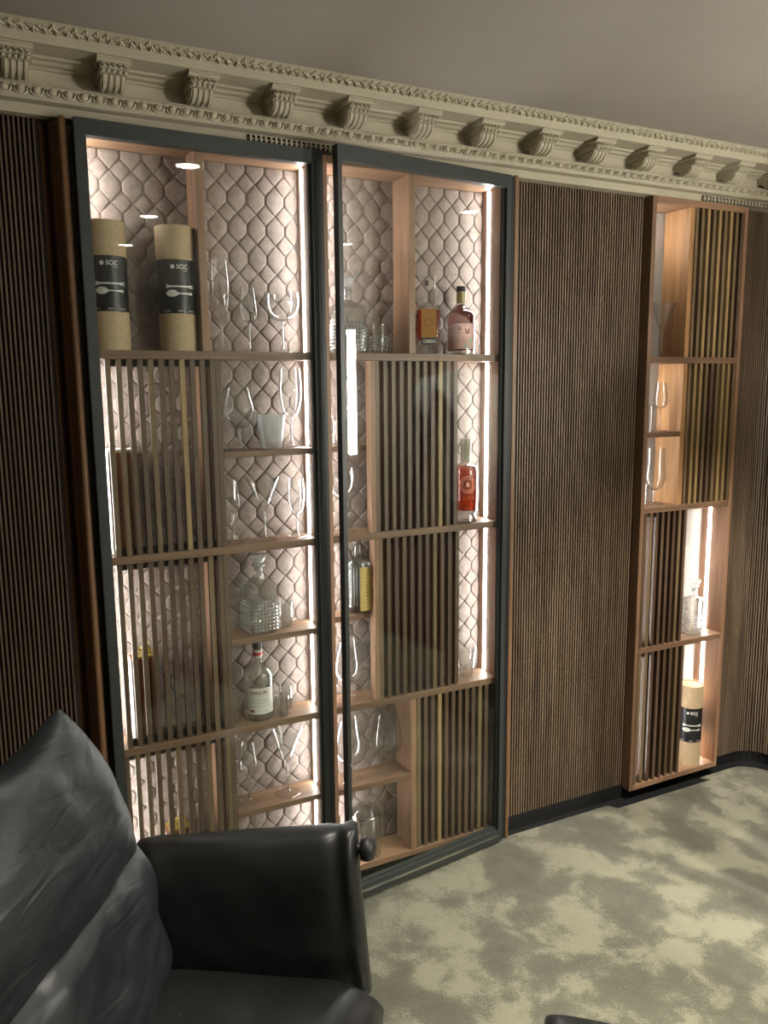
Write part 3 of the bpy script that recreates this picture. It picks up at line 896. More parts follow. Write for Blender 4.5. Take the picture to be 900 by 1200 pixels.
def kraft_tube(x, y, z, h, Rr, label, a0=0.0):
    t = thing('cardboard_tube', label, 'packaging tube', (x, y, z + .0005))
    lid = h * .27; lab0 = h * .30
    MB().lathe([(0, 0), (Rr * .985, 0), (Rr * .985, h - lid), (0, h - lid)], 40).build('tube_body', M_KRAFT, t, smooth=40)
    MB().lathe([(0, h - lid + .0003), (Rr, h - lid + .0003), (Rr, h - .001), (Rr - .001, h), (Rr - .004, h), (Rr - .004, h - .004), (0, h - .004)], 40).build('tube_lid', M_KRAFT, t, smooth=40)
    RL = Rr * .985 + .0006
    lb = MB().lathe([(RL - .0003, lab0), (RL, lab0 + .0002), (RL, h - lid - .001), (RL - .0003, h - lid - .0008)], 40)
    lab = lb.build('wrap_label', M_LABELBK, t, smooth=40)
    RP = RL + .0004
    lab['label'] = 'glossy black wrap label with white print'
    b = MB(); Hl = h - lid - lab0
    # logo: round mark + SCIC, small line below
    v, f = text_mesh('SCIC', .0150, True); wrap(b, v, f, .012, lab0 + Hl * .86, RP, a0, .92)
    cr = [(.0052 * cos(2 * pi * k / 16), .0052 * sin(2 * pi * k / 16)) for k in range(16)]
    wrap(b, cr, [tuple(range(16))], -.012, lab0 + Hl * .86, RP, a0)
    v, f = text_mesh('Italia', .0058); wrap(b, v, f, .020, lab0 + Hl * .79, RP, a0)
    words = [('RICETTE', -.030), ('ITALIA', 0.004), ('CUCINA', .034)]
    for wd, cx in words:
        v, f = text_mesh(wd, .0046, True); wrap(b, v, f, cx, lab0 + Hl * .045, RP, a0)
    b.build('lettering', M_WHITE, lab, fix=False)
    c = MB()
    v, f = spoon(.068, False, True); wrap(c, v, f, .004, lab0 + Hl * .50, RP, a0)
    # fork tines
    for q in (-.0034, -.0012, .0012, .0034):
        wrap(c, [(0, q - .0006), (.010, q * 1.2 - .0006), (.010, q * 1.2 + .0006), (0, q + .0006)], [(0, 1, 2, 3)], .036, lab0 + Hl * .50, RP, a0)
    v, f = spoon(.070); wrap(c, v, f, .004, lab0 + Hl * .37, RP, a0)
    # subdivide across for curvature is inherent in the outline steps
    c.build('cutlery_print', M_WHITE, lab, fix=False)
    return t
AZ = lambda x, y: math.atan2(x, y + 2.058)
kraft_tube(.284, .051, Z1, .306, .0475, 'brown cardboard tube with black label, left one on the top shelf', -AZ(.284, .05) * 1)
kraft_tube(.450, .050, Z1, .306, .0475, 'brown cardboard tube with black label, standing against the top divider', -AZ(.45, .05) + .10)
kraft_tube(2.350, .052, .045, .318, .0450, 'brown cardboard tube with black label at the bottom of the open niche', -AZ(2.35, .05) + .10)

# ------------------------------------------------------------ bottles
def bottle_shell(prof, t, name='bottle_glass', m=None, n=36, th=.0022):
    inner = [(max(r - th, .0), z + (th * 2 if i < 2 else 0)) for i, (r, z) in enumerate(prof)]
    return MB().lathe(prof + inner[::-1][:], n).build(name, m or M_GLASST, t, smooth=40)
def arc_label(t, Rr, z0, z1, half, m, name='paper_label', a0=0.0, parent=None):
    b = MB(); n = 20; v = []; f = []
    for i in range(n + 1):
        a = a0 - half + 2 * half * i / n
        for z in (z0, z1):
            v.append((Rr * sin(a), -Rr * cos(a), z))
    f = [(2 * i, 2 * i + 2, 2 * i + 3, 2 * i + 1) for i in range(n)]
    k = len(v)
    v += [(x * .994, y * .994, z) for x, y, z in v]
    f += [(k + 2 * i + 1, k + 2 * i + 3, k + 2 * i + 2, k + 2 * i) for i in range(n)]
    return b.add(v, f).build(name, m, parent or t, smooth='all', fix=False)
M_PAPER = simple('white_paper_and_lit_side', (.70, .69, .62), .6, 0, 30, .03)
M_PINKP = simple('pink_paper_label', (.72, .42, .38), .6, 0, 30, .08)
M_YELP = simple('ochre_paper_label', (.62, .46, .16), .6, 0, 30, .08)
M_DRED = simple('dark_red_print', (.25, .06, .05), .6)
M_REDP = simple('red_band', (.55, .05, .06), .5)
M_DARKP = simple('dark_print', (.06, .05, .05), .6)
M_COPPER = simple('copper_sleeve', (.55, .27, .09), .35, .5, 40, .08)
M_CORK = simple('dark_cap', (.03, .03, .035), .4)
M_GREYG = simple('grey_green_print', (.45, .50, .38), .6, 0, 60, .3)

# clear bottle with white label
x, y = .629, .050
t = thing('liquor_bottle', 'clear bottle with white paper label and red neck band', 'bottle', (x, y, Z3 + .0005))
a0 = -AZ(x, y)
Rb = .042
prof = smooth_prof([(0, 0), (.034, 0), (Rb, .010), (Rb, .06), (Rb, .115), (.036, .140), (.018, .157), (.0125, .166), (.0125, .195), (.0130, .204)], 3)
prof = [(max(r, 0), max(z, 0)) for r, z in prof]
bottle_shell(prof, t)
MB().lathe([(0, .008), (Rb - .0045, .010), (Rb - .0045, .112), (.034, .134), (.012, .158), (.010, .176), (0, .176)], 30).build('clear_spirit', M_CLEARLIQ, t, smooth=40)
MB().lathe([(0, .2045), (.0138, .2045), (.0138, .222), (.0125, .224), (0, .224)], 20).build('cap', M_CORK, t, smooth=40)
MB().lathe([(.0133, .180), (.0136, .1802), (.0136, .1995), (.0133, .200)], 24).build('neck_band', M_PAPER, t, smooth=40)
MB().lathe([(.0137, .184), (.0140, .1842), (.0140, .193), (.0137, .1932)], 24).build('red_stripe', M_REDP, t, smooth=40)
lab = arc_label(t, Rb + .0006, .022, .098, .95, M_PAPER, a0=a0 + .18)
b = MB(); v, f = text_mesh('DAIQUIRI', .0125, True); wrap(b, v, f, 0, .085, Rb + .0012, a0)
b.build('lettering', M_DRED, lab, fix=False)
b = MB()
for zz, w_ in ((.076, .030), (.066, .026), (.060, .028), (.054, .026), (.045, .030)):
    wrap(b, [(-w_, -.0004), (-w_ / 2, -.0004), (0, -.0004), (w_ / 2, -.0004), (w_, -.0004), (w_, .0004), (w_ / 2, .0004), (0, .0004), (-w_ / 2, .0004), (-w_, .0004)],
         [(0, 1, 8, 9), (1, 2, 7, 8), (2, 3, 6, 7), (3, 4, 5, 6)], 0, zz, Rb + .0012, a0)
v, f = text_mesh('70 cl', .006); wrap(b, v, f, .022, .030, Rb + .0012, a0)
b.build('printed_lines', M_DARKP, lab, fix=False)
b = MB(); wrap(b, [(-.007, -.003), (.007, -.003), (.007, .004), (-.007, .004)], [(0, 1, 2, 3)], -.020, .031, Rb + .0012, a0)
b.build('red_stamp', M_DRED, lab, fix=False)

# red liqueur bottle with pink label
x, y = 1.300, .052
t = thing('liquor_bottle', 'round-shouldered bottle of red liqueur with a pink label', 'bottle', (x, y, Z1 + .0005))
a0 = -AZ(x, y); Rb = .042
prof = smooth_prof([(0, 0), (.036, 0), (Rb, .006), (Rb, .06), (Rb, .108), (.038, .124), (.020, .139), (.0135, .147), (.0130, .158)], 3)
prof = [(max(r, 0), max(z, 0)) for r, z in prof]
bottle_shell(prof, t)
MB().lathe([(0, .012), (Rb - .003, .014), (Rb - .003, .107), (.036, .122), (.018, .137), (.0105, .146), (0, .150)], 30).build('red_liqueur', M_RED, t, smooth=40)
MB().lathe([(.0138, .152), (.0142, .1522), (.0142, .186), (0, .186)], 24).build('gilt_neck_seal', simple('gilt_seal', (.36, .29, .15), .4, .4), t, smooth=40)
MB().lathe([(0, .1862), (.0150, .1862), (.0150, .200), (.014, .2015), (0, .2015)], 24).build('cap', M_CORK, t, smooth=40)
lab = arc_label(t, Rb + .0006, .016, .091, 1.15, M_PINKP, a0=a0)
b = MB(); v, f = text_mesh('&', .018, True); wrap(b, v, f, -.004, .076, Rb + .0012, a0)
v, f = text_mesh('/', .012, True); wrap(b, v, f, -.016, .078, Rb + .0012, a0)
for zz, w_ in ((.062, .014), (.050, .018), (.044, .018), (.038, .018), (.022, .010)):
    wrap(b, [(-w_, -.0003), (0, -.0003), (w_, -.0003), (w_, .0003), (0, .0003), (-w_, .0003)], [(0, 1, 4, 5), (1, 2, 3, 4)], -.010, zz, Rb + .0012, a0)
b.build('lettering', M_DARKP, lab, fix=False)
b = MB(); wrap(b, [(-.006, -.008), (.006, -.008), (.0085, .009), (-.0085, .009)], [(0, 1, 2, 3)], .020, .068, Rb + .0012, a0)
b.build('cup_picture', M_DRED, lab, fix=False)
b = MB(); wrap(b, [(-.016, -.020), (0, -.022), (.014, -.020), (.016, .012), (.004, .010), (-.010, -.004)], [(0, 1, 5), (1, 2, 3, 4, 5)], .024, .040, Rb + .0012, a0)
b.build('foliage_picture', M_GREYG, lab, fix=False)

# square clear bottle with copper sleeve and tall glass stopper
x, y = 1.186, .050
t = thing('liquor_bottle', 'square clear bottle with copper orange sleeve and tall glass stopper', 'bottle', (x, y, Z1 + .0005), radians(-24))
def sqbox(b, w, d, z0, z1, rr=.006):
    pts = []
    for cx_, cy_, a in ((1, 1, 0), (-1, 1, 90), (-1, -1, 180), (1, -1, 270)):
        for q in (0, 30, 60, 90):
            an = radians(a + q)
            pts.append((cx_ * (w / 2 - rr) + rr * cos(an), cy_ * (d / 2 - rr) + rr * sin(an)))
    n = len(pts)
    b.add([(px, py, z0) for px, py in pts] + [(px, py, z1) for px, py in pts],
          [(i, (i + 1) % n, n + (i + 1) % n, n + i) for i in range(n)] + [tuple(range(n - 1, -1, -1)), tuple(range(n, 2 * n))])
    return b
sqbox(MB(), .066, .060, 0, .140).build('bottle_glass', M_GLASST, t, smooth=30)
sqbox(MB(), .062, .056, .042, .128, .010).build('orange_liqueur', M_ORANGE, t, smooth=30)
b = MB().box(-.024, .020, -.0312, -.0302, .048, .130)
sl = b.build('copper_sleeve', M_COPPER, t)
b = MB().box(-.024, .030, -.0308, -.0302, .026, .0478); bl = b.build('black_lower_band', M_DARKP, t)
b = MB(); v, f = text_mesh('OMEN', .013, True); flat(b, v, f, 0, .036, -.0312); b.build('lettering', M_WHITE, bl, fix=False)
b = MB()
for r_ in (.012, .009):
    m_ = 24
    v = [((r_ + q) * cos(2 * pi * k / m_), (r_ + q) * sin(2 * pi * k / m_)) for q in (0, .0007) for k in range(m_)]
    flat(b, v, [(k, (k + 1) % m_, m_ + (k + 1) % m_, m_ + k) for k in range(m_)], -.002, .09, -.0315)
b.build('round_emblem', M_DARKP, sl, fix=False)
sqbox(MB(), .036, .026, .148, .224, .004).build('glass_stopper', M_GLASST, t, smooth=30)
MB().lathe([(0, .1405), (.015, .1405), (.015, .1478), (0, .1478)], 20).build('neck', M_GLASST, t, smooth=40)
MB().box(-.012, -.002, -.0137, -.0131, .196, .212).build('stopper_mark', M_DARKP, t)

# whisky bottle beside the light strip
x, y = 1.318, .050
t = thing('liquor_bottle', 'amber whisky bottle with engraved round emblem, beside the light strip', 'bottle', (x, y, Z2 + .0005))
a0 = -AZ(x, y); Rb = .038
prof = smooth_prof([(0, 0), (.032, 0), (.037, .004), (.032, .026), (Rb, .036), (Rb, .09), (Rb, .155), (.034, .172), (.020, .182), (.0145, .190), (.0145, .214)], 3)
prof = [(max(r, 0), max(z, 0)) for r, z in prof]
bottle_shell(prof, t)
MB().lathe([(0, .034), (Rb - .005, .036), (Rb - .003, .10), (Rb - .003, .154), (.031, .170), (0, .176)], 30).build('amber_whisky', M_AMBER, t, smooth=40)
MB().lathe([(.0152, .186), (.0156, .1862), (.0156, .230), (.0185, .236), (.0185, .246), (.0165, .252), (.0165, .258), (0, .259)], 24).build('stopper', simple('stopper_grey', (.30, .28, .20), .35, .3), t, smooth=40)
b = MB()
for r_ in (.026, .0235, .0165):
    m_ = 32
    v = [((r_ + q) * cos(2 * pi * k / m_), (r_ + q) * sin(2 * pi * k / m_)) for q in (0, .0009) for k in range(m_)]
    wrap(b, v, [(k, (k + 1) % m_, m_ + (k + 1) % m_, m_ + k) for k in range(m_)], .008, .118, Rb + .0006, a0)
for k in range(14):
    a = radians(20 + k * 25); cx_, cz_ = .020 * cos(a), .020 * sin(a)
    wrap(b, [(-.0012, -.0018), (.0012, -.0018), (.0012, .0018), (-.0012, .0018)], [(0, 1, 2, 3)], .008 + cx_, .118 + cz_, Rb + .0006, a0)
wrap(b, [(-.006, -.006), (.006, -.006), (.004, .003), (0, .010), (-.005, .004)], [(0, 1, 2, 3, 4)], .008, .118, Rb + .0006, a0)
b.build('engraved_emblem', simple('etched_cream', (.75, .5, .36), .6), t, fix=False)

# ribbed clear bottle with ochre label (left of slatted panel, cabinet 2)
x, y = .952, .064
t = thing('liquor_bottle', 'clear ribbed bottle with an ochre side label, half behind the slatted panel', 'bottle', (x, y, .8365))
a0 = -AZ(x, y); Rb = .0395
prof = [(0, 0), (.032, 0), (Rb, .008), (Rb, .150), (.034, .160), (.014, .172), (.013, .198), (.016, .200), (.016, .206), (.012, .207)]
bottle_shell(prof, t)
b = MB()
for k in range(30):
    a = 2 * pi * k / 30
    b.tube([((Rb) * cos(a), (Rb) * sin(a), .026), ((Rb) * cos(a), (Rb) * sin(a), .146)], .0016, 5)
o = b.build('glass_ribs', M_CUT, t, smooth='all'); o['kind'] = 'stuff'
MB().lathe([(0, .006), (Rb - .006, .008), (Rb - .006, .148), (.030, .157), (0, .160)], 30).build('clear_spirit', M_CLEARLIQ, t, smooth=40)
MB().lathe([(0, .2072), (.0155, .2072), (.0155, .218), (0, .219)], 20).build('stopper', simple('grey_brown_stopper', (.12, .09, .08), .3), t, smooth=40)
lab = arc_label(t, Rb + .0022, .010, .142, .52, M_YELP, a0=a0 + .66)
b = MB(); rl = random.Random(3)
for k in range(11):
    zz = .022 + k * .011; w_ = rl.uniform(.004, .010)
    wrap(b, [(-w_, -.0006), (w_, -.0006), (w_, .0006), (-w_, .0006)], [(0, 1, 2, 3)], .0, zz, Rb + .003, a0 + .60)
b.build('printed_lines', M_DARKP, lab, fix=False)

# boxes behind the slatted panels of cabinet 1
def carton(x0, x1, y0, y1, z, h, label, mbody, cat='box', gold=False, script=False):
    t = thing('gift_carton' if gold else 'wooden_bottle_box', label, cat, ((x0 + x1) / 2, (y0 + y1) / 2, z + .0005))
    w = (x1 - x0) / 2; d = (y1 - y0) / 2
    top = h * (.86 if gold else .97)
    MB().box(-w, w, -d, d, 0, top).build('box_body', mbody, t, bevel=.001)
    MB().box(-w - .0012, -w - .0001, -d, d, 0, top).build('lit_side', M_PAPER, t)  # white sheet paints the strip light falling on this side
    if gold:
        MB().box(-w * .75, w * .9, -d * .9, d * .9, top + .0004, top + .006).build('box_lid', M_GOLD, t)
        b = MB()
        b.tube([(-.018, 0, top + .007), (-.022, -.004, top + .028), (-.004, 0, top + .020), (.016, -.003, top + .032), (.018, 0, top + .007)], .0045, 8)
        b.build('gold_bow', M_GOLD, t, smooth=True)
    else:
        MB().box(-w, w, -d, d, top + .0003, h).build('sliding_lid', M_PAPER, t)  # white colour stands for the lit top edge of the box
    b = MB()
    rr = random.Random(int(h * 1000))
    for cxx in (-.018, .008):
        zz = h * .70
        while zz > h * .35:
            a = rr.uniform(.004, .008)
            b.tube([(cxx + a * math.sin(q * .9) * .8, -d - .0004, zz - q * .0035) for q in range(5)], .0008, 4)
            zz -= .022
    b.build('script_marks', M_DARKP, t)
    return t
M_BOX = walnut('box_wood', 'z', (.30, .15, .085), .6)
M_RBOX = simple('russet_carton', (.24, .10, .065), .6, 0, 40, .15)
carton(.258, .330, .034, .098, Z2, .268, 'wooden bottle box with handwritten marks behind the upper left slats', M_BOX)
carton(.284, .348, .036, .094, Z3, .262, 'russet gift carton with gold bow behind the middle left slats', M_RBOX, gold=True)
carton(.350, .418, .036, .096, Z4, .275, 'russet gift carton with gold bow behind the lowest left slats', M_RBOX, gold=True)

# ------------------------------------------------------------ leather armchair
U = Vector((.84, -.5426, 0)).normalized(); V = Vector((-U.y, U.x, 0))
OC = Vector((.136, -.95, 0))
chair = thing('leather_armchair', 'black leather lounge armchair with a pointed head cushion, in the lower left corner', 'armchair', (OC.x, OC.y, 0), math.atan2(U.y, U.x))
def pillow(corn, thick, side, name, parent, mt, nu=28, nv=28, p=2.6, wr=.004, seed=0, bulge=None, rim=.0):
    """corn: 4 corners (a,b,z) order (u-,v-),(u+,v-),(u+,v+),(u-,v+); side: unit vector of thickness"""
    C = [Vector(c) for c in corn]; S = Vector(side).normalized()
    b = MB(); v = []; idx = {}
    def pos(i, j, sg):
        u = -1 + 2 * i / nu; w = -1 + 2 * j / nv
        # concentrate samples near the rim
        u = sin(u * pi / 2) * .55 + u * .45; w = sin(w * pi / 2) * .55 + w * .45
        s, t_ = (u + 1) / 2, (w + 1) / 2
        base = C[0] * (1 - s) * (1 - t_) + C[1] * s * (1 - t_) + C[2] * s * t_ + C[3] * (1 - s) * t_
        k = max(0.0, (1 - abs(u) ** p)) ** (1 / 2.2) * max(0.0, (1 - abs(w) ** p)) ** (1 / 2.2)
        q = base + S * (sg * thick / 2 * (rim + (1 - rim) * k) if True else 0)
        nz = noise.noise(Vector((base.x * 9 + seed, base.y * 9, base.z * 9 + sg))) * wr
        nz += noise.noise(Vector((base.x * 24 + seed, base.y * 24, base.z * 24))) * wr * .35
        q = q + S * nz * (1 if sg > 0 else -1) * min(1, k * 2)
        if bulge: q = bulge(q, u, w, sg)
        return q
    for sg in (1, -1):
        for i in range(nu + 1):
            for j in range(nv + 1):
                edge = i in (0, nu) or j in (0, nv)
                if rim == 0 and edge and sg == -1: continue
                idx[(i, j, sg)] = len(v); v.append(pos(i, j, sg))
                if rim == 0 and edge: idx[(i, j, -1)] = idx[(i, j, 1)]
    f = []
    for sg in (1, -1):
        for i in range(nu):
            for j in range(nv):
                q = (idx[(i, j, sg)], idx[(i + 1, j, sg)], idx[(i + 1, j + 1, sg)], idx[(i, j + 1, sg)])
                f.append(q if sg > 0 else q[::-1])
    if rim:
        loop = [(i, 0) for i in range(nu)] + [(nu, j) for j in range(nv)] + [(i, nv) for i in range(nu, 0, -1)] + [(0, j) for j in range(nv, 0, -1)]
        for q in range(len(loop)):
            a = loop[q]; c = loop[(q + 1) % len(loop)]
            f.append((idx[a + (1,)], idx[c + (1,)], idx[c + (-1,)], idx[a + (-1,)]))
    o = b.add(v, f).build(name, mt, parent, smooth='all')
    s = o.modifiers.new('sub', 'SUBSURF'); s.levels = 1; s.render_levels = 1
    return o
# head cushion
def headb(q, u, w, sg):
    q = q.copy()
    q.y += u * .020 * (1 - w * w)
    if w > 0: q.z -= .030 * (1 - abs(u) ** 2) * w * w       # dip between the pointed ears
    return q
pillow([(-.120, -.262, .690), (-.120, .262, .672), (-.185, .150, .995), (-.185, -.150, .995)], .105, (1, 0, .2), 'head_cushion', chair, M_LEATHER2, p=3.2, wr=.010, seed=1, bulge=headb)
pillow([(-.075, -.285, .400), (-.075, .285, .400), (-.125, .268, .695), (-.125, -.268, .715)], .120, (1, 0, .15), 'back_cushion', chair, M_LEATHER2, p=3.0, wr=.024, seed=4)
# back shell
pillow([(-.155, -.25, .30), (-.155, .25, .30), (-.215, .120, .90), (-.215, -.120, .90)], .035, (1, 0, .15), 'back_shell', chair, M_LEATHER, p=6, wr=.001, seed=2, rim=.5)
# seat
def seatb(q, u, w, sg):
    q = q.copy()
    if u > .55 and sg > 0: q.z -= .020 * ((u - .55) / .45) ** 2
    return q
pillow([(-.13, -.262, .405), (.330, -.262, .405), (.330, .262, .405), (-.13, .262, .405)], .170, (0, 0, 1), 'seat_cushion', chair, M_LEATHER, p=5, wr=.004, seed=6, bulge=seatb, rim=.22)
# arms : leather draped over a rail
def arm(s):
    def ab(q, u, w, sg):
        q = q.copy()
        if w > .4: q.y += s * .020 * ((w - .4) / .6) ** 2
        # folds near the front end and the back end
        q.y -= s * .012 * math.exp(-((u - .93) / .035) ** 2) * (1 if sg * s < 0 else -1) * (.4 + .6 * max(0, w))
        q.y += s * .010 * math.exp(-((u - .84) / .035) ** 2) * (1 if sg * s < 0 else -1) * (.4 + .6 * max(0, w))
        q.y -= s * .006 * math.exp(-((u + .82) / .07) ** 2) * (1 if sg * s < 0 else -1)
        return q
    o = pillow([(-.120, s * .300, .385), (.300, s * .318, .385), (.272, s * .330, .700), (-.150, s * .312, .652)], .080, (0, 1, 0), 'armrest', chair, M_LEATHER, p=5.5, wr=.006, seed=9 + s, bulge=ab, rim=.30)
    k = MB().lathe([(0, 0), (.010, 0), (.010, .016), (.017, .018), (.021, .024), (.022, .032), (.018, .040), (.008, .044), (0, .045)], 24, (.262, s * .336, .660), 'x')
    k.build('arm_knob', M_BLACK, chair, smooth=50)
arm(1); arm(-1)
b = MB().lathe([(0, 0), (.26, 0), (.262, .006), (.24, .014), (.05, .024), (.034, .04), (.030, .28), (.06, .30), (0, .30)], 40, (.08, 0, .001))
b.build('swivel_base', M_CHROME, chair, smooth=40)
MB().box(-.12, .28, -.2, .2, .301, .325).build('seat_frame', M_BLACK, chair, bevel=.006)

# footstool
stool = thing('footstool', 'black leather footstool whose top edge shows at the bottom of the picture', 'footstool', (.806, -1.262, 0), radians(-43))
pillow([(-.15, -.19, .345), (.15, -.19, .345), (.15, .19, .345), (-.15, .19, .345)], .115, (0, 0, 1), 'stool_cushion', stool, M_LEATHER, p=5, wr=.002, seed=12, rim=.35)
MB().lathe([(0, 0), (.15, 0), (.152, .006), (.13, .012), (.035, .02), (.025, .04), (.025, .26), (.06, .275), (0, .275)], 32, (0, 0, .001)).build('swivel_base', M_CHROME, stool, smooth=40)

# ------------------------------------------------------------ ceiling spots
def downlight(x, y, label, power=SPOT_POWER):
    t = thing('ceiling_spotlight', label, 'ceiling light', (x, y, CEIL))
    MB().lathe([(.042, -.001), (.052, -.001), (.052, -.006), (.044, -.008), (.041, -.004), (.042, -.001)], 28, cap=False).build('trim_ring', M_WHITE, t, smooth=40)
    MB().lathe([(0, -.003), (.040, -.003), (.040, -.0015), (0, -.0015)], 28).build('lens', M_LENS, t)
    ld = bpy.data.lights.new('spot_lamp', 'SPOT'); ld.energy = power; ld.spot_size = radians(SPOT_CONE); ld.spot_blend = .55
    ld.color = (1.0, .93, .80); ld.shadow_soft_size = .035
    lo = bpy.data.objects.new('spot_lamp', ld); COL.objects.link(lo); lo.parent = t; lo.location = (0, 0, -.012)
    return t
names = {(.70, -.81): 'nearest the left glass door', (.76, -1.67): 'in the middle of the row facing the left glass door', (.81, -2.43): 'at the far end of the row facing the left glass door',
         (2.165, -.87): 'above the standing person', (2.22, -1.81): 'behind the standing person'}
for (x, y), n_ in names.items():
    downlight(x, y, 'round recessed ceiling spotlight ' + n_, SPOT_POWER * (2.5 if x > 2 else .55))

# unseen fill lamp, added to brighten the left cornice
t = thing('added_fill_globe', 'unseen white glowing globe on a slim black stand, added as fill light for the cornice', 'fill light', (2.45, -3.2, 0))
MB().lathe([(0, .001), (.14, .001), (.14, .014), (.02, .020), (.010, .03), (.010, 1.38), (.03, 1.39), (.03, 1.40), (0, 1.40)], 28).build('stand', M_BLACK, t, smooth=40)
MB().lathe([(.13 * sin(pi * i / 14), 1.53 - .13 * cos(pi * i / 14)) for i in range(15)], 28).build('globe', emis('fill_globe_light', (1.0, .93, .80), 150.0), t, smooth='all')
# vertical pendant tube
t = thing('tube_pendant', 'slim vertical white tube lamp hanging near the standing person', 'lamp', (2.06, -1.575, CEIL))
MB().lathe([(0, -1.085), (.021, -1.085), (.021, -.465), (0, -.465)], 20).build('glowing_tube', M_TUBE, t, smooth=40)
MB().lathe([(0, -1.098), (.023, -1.098), (.023, -1.0855), (0, -1.0855)], 20).build('end_cap', M_BLACK, t, smooth=40)
MB().lathe([(0, -.4645), (.023, -.4645), (.023, -.45), (0, -.45)], 20).build('top_cap', M_BLACK, t, smooth=40)
MB().lathe([(0, -.449), (.003, -.449), (.003, -.010), (0, -.010)], 8).build('cord', M_BLACK, t)
MB().lathe([(0, -.010), (.04, -.010), (.04, -.001), (0, -.001)], 20).build('ceiling_rose', M_BLACK, t, smooth=40)

# ------------------------------------------------------------ person seen mirrored in the right glass door
def skin_chain(name, verts, edges, radii, mt, parent, levels=2, root=0):
    me = bpy.data.meshes.new(name); me.from_pydata(verts, edges, [])
    me.materials.append(mt)
    o = bpy.data.objects.new(name, me); COL.objects.link(o); o.parent = parent
    sk = o.modifiers.new('skin', 'SKIN'); sk.use_smooth_shade = True; sk.branch_smoothing = .4
    for i, r in enumerate(radii):
        r = r if isinstance(r, tuple) else (r, r)
        me.skin_vertices[0].data[i].radius = r
        me.skin_vertices[0].data[i].use_root = (i == root)
    s = o.modifiers.new('sub', 'SUBSURF'); s.levels = levels; s.render_levels = levels
    return o
M_SKIN = simple('skin', (.50, .30, .21), .5, 0, 30, .08)
M_SHIRT = simple('white_shirt', (.80, .84, .81), .8, 0, 20, .06, .3, .2)
M_TROUS = simple('dark_trousers', (.03, .032, .04), .85, 0, 40, .15)
M_HAIR = simple('grey_hair', (.28, .25, .22), .7, 0, 120, .35)
pr = thing('person', 'standing person in a white shirt and dark trousers, mirrored in the right glass door', 'person', (2.18, -.81, .002), radians(17))
pr.scale = (1.07, 1.07, 1.09)
# local: facing -y before rotation; torso leans forward a little
def lean(p):
    x, y, z = p
    if z <= .95: return p
    return (x, y - (z - .95) * .34, z - (z - .95) * .05)
bv = [(0, 0, .92), (0, .01, 1.05), (0, .015, 1.22), (0, .01, 1.38), (0, 0, 1.455), (0, -.012, 1.505), (0, -.02, 1.575), (0, -.02, 1.655)]
br = [(.13, .10), (.125, .09), (.13, .10), (.12, .09), (.062, .060), (.060, .062), (.076, .092), (.070, .086)]
be = [(0, 1), (1, 2), (2, 3), (3, 4), (4, 5), (5, 6), (6, 7)]
hang = set()
def limb(pts, rad, start):
    i0 = len(bv)
    for p_, r_ in zip(pts, rad): bv.append(p_); br.append(r_)
    be.append((start, i0))
    for k in range(len(pts) - 1): be.append((i0 + k, i0 + k + 1))
    return len(bv) - 1
for s in (-1, 1):
    limb([(s * .075, 0, .80), (s * .100, -.005, .50), (s * .11, .01, .10), (s * .11, -.09, .045), (s * .115, -.15, .035)], [.078, .050, .036, .034, .026], 0)
    n0 = len(bv)
    h = limb([(s * .165, .01, 1.40), (s * .205, .02, 1.12), (s * .215, -.03, .90), (s * .212, -.045, .83), (s * .210, -.055, .79)], [.050, .038, .026, (.036, .016), (.040, .014)], 3)
    for k, (dy, L_) in enumerate(((-.030, .062), (-.010, .074), (.010, .070), (.028, .055))):
        bx, by, bz = s * .208, -.055 + dy * .9, .765
        limb([(bx, by, bz), (bx - s * .004, by - .004, bz - L_ * .5), (bx - s * .012, by - .010, bz - L_)], [.0095, .0085, .007], h)
    limb([(s * .195, -.085, .815), (s * .188, -.100, .775)], [.011, .0085], h - 1)
    hang |= set(range(n0 + 1, len(bv)))
bv = [lean(p) if i not in hang else (p[0], p[1] - .15, p[2]) for i, p in enumerate(bv)]
skin_chain('body', bv, be, br, M_SKIN, pr, 1)
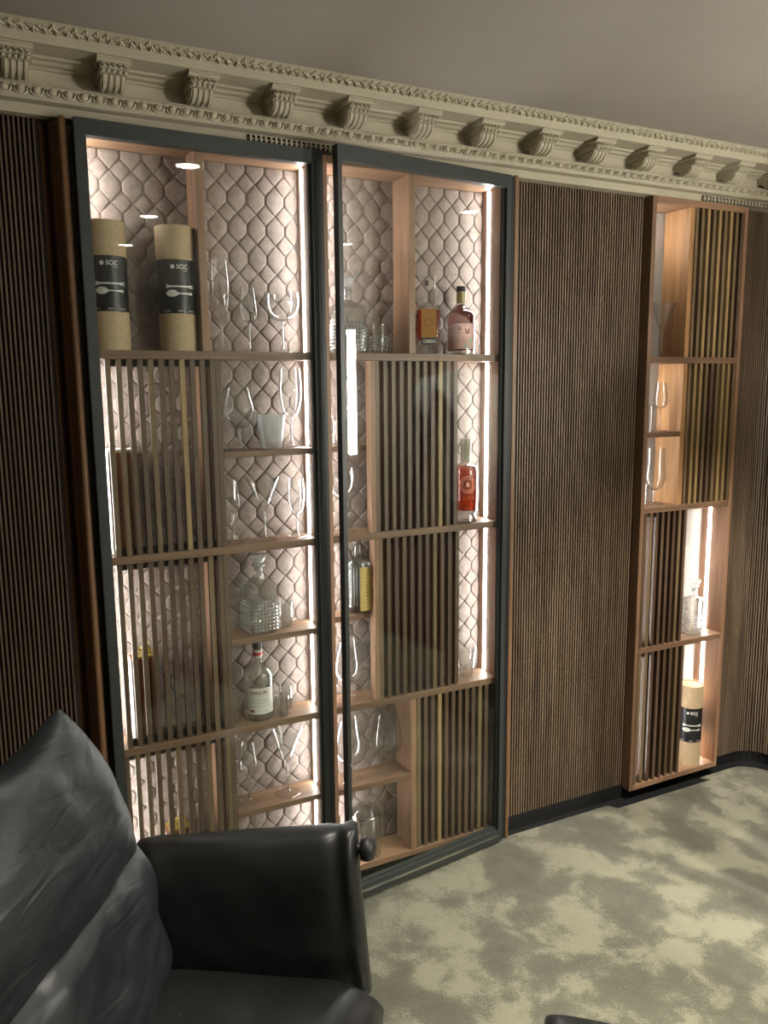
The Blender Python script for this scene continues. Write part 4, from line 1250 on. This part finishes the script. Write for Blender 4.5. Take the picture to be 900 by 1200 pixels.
# shirt
sv = [(0, 0, .86), (0, .01, 1.05), (0, .015, 1.22), (0, .01, 1.38), (0, .004, 1.455)]
sr = [(.172, .135), (.155, .115), (.160, .125), (.150, .112), (.080, .070)]
se = [(0, 1), (1, 2), (2, 3), (3, 4)]
for s in (-1, 1):
    i0 = len(sv)
    sv += [(s * .170, .01, 1.405), (s * .205, .018, 1.26), (s * .212, .02, 1.17)]
    sr += [.066, .056, .056]
    se += [(3, i0), (i0, i0 + 1), (i0 + 1, i0 + 2)]
sv = [lean(p) if i not in (6, 7, 9, 10) else (p[0], p[1] - .15, p[2]) for i, p in enumerate(sv)]
skin_chain('shirt', sv, se, sr, M_SHIRT, pr, 2)
tv = [(0, 0, 1.01), (0, 0, .93)]; trd = [(.140, .105), (.152, .115)]; te = [(0, 1)]
for s in (-1, 1):
    i0 = len(tv)
    tv += [(s * .080, 0, .78), (s * .100, -.005, .50), (s * .11, .01, .10), (s * .11, .005, .055)]
    trd += [.086, .064, .052, .052]
    te += [(1, i0), (i0, i0 + 1), (i0 + 1, i0 + 2), (i0 + 2, i0 + 3)]
skin_chain('trousers', tv, te, trd, M_TROUS, pr, 2)
# hair cap, face parts, shoes
HO = (0, .220, .088)     # head offset that follows the lean
b = MB(); n1, n2 = 20, 12; v = []; f = []
for i in range(n2 + 1):
    th_ = i / n2 * radians(105)
    for k in range(n1):
        a = 2 * pi * k / n1
        cut = .030 if sin(a) < -.3 and th_ > radians(55) else 0
        r_ = (.084 + .004 * noise.noise(Vector((cos(a) * 4, sin(a) * 4, th_ * 4))))
        v.append((r_ * .95 * sin(th_) * cos(a), -.012 + (r_ * 1.16 * sin(th_) * sin(a)) + cut, 1.672 + .105 * cos(th_)))
for i in range(n2):
    for k in range(n1):
        f.append((i * n1 + k, i * n1 + (k + 1) % n1, (i + 1) * n1 + (k + 1) % n1, (i + 1) * n1 + k))
b.add(v, f).build('hair', M_HAIR, pr, HO, smooth='all')
b = MB().lathe([(0, -.028), (.012, -.020), (.008, .006), (0, .016)], 10, (0, -.108, 1.652))
b.build('nose', M_SKIN, pr, HO, smooth='all')
M_EYE = simple('eye_dark', (.04, .03, .03), .2)
M_LIP = simple('lips', (.42, .16, .13), .5)
for s in (-1, 1):
    MB().lathe([(0, -.006), (.009, 0), (0, .006)], 12, (s * .030, -.094, 1.675)).build('eye', M_EYE, pr, HO, smooth='all')
    MB().lathe([(0, -.030), (.012, -.015), (.016, .010), (0, .028)], 10, (s * .076, -.012, 1.655)).build('ear', M_SKIN, pr, HO, smooth='all')
    sh = MB(); sh.tube([(s * .11, .045, .041), (s * .11, -.04, .043), (s * .113, -.12, .036), (s * .115, -.19, .026)], [.036, .041, .034, .024], 12)
    sh.build('shoe', M_BLACK, pr, smooth='all')
MB().tube([(-.022, -.103, 1.615), (0, -.109, 1.613), (.022, -.103, 1.615)], [.002, .005, .002], 8).build('mouth', M_LIP, pr, HO, smooth='all')
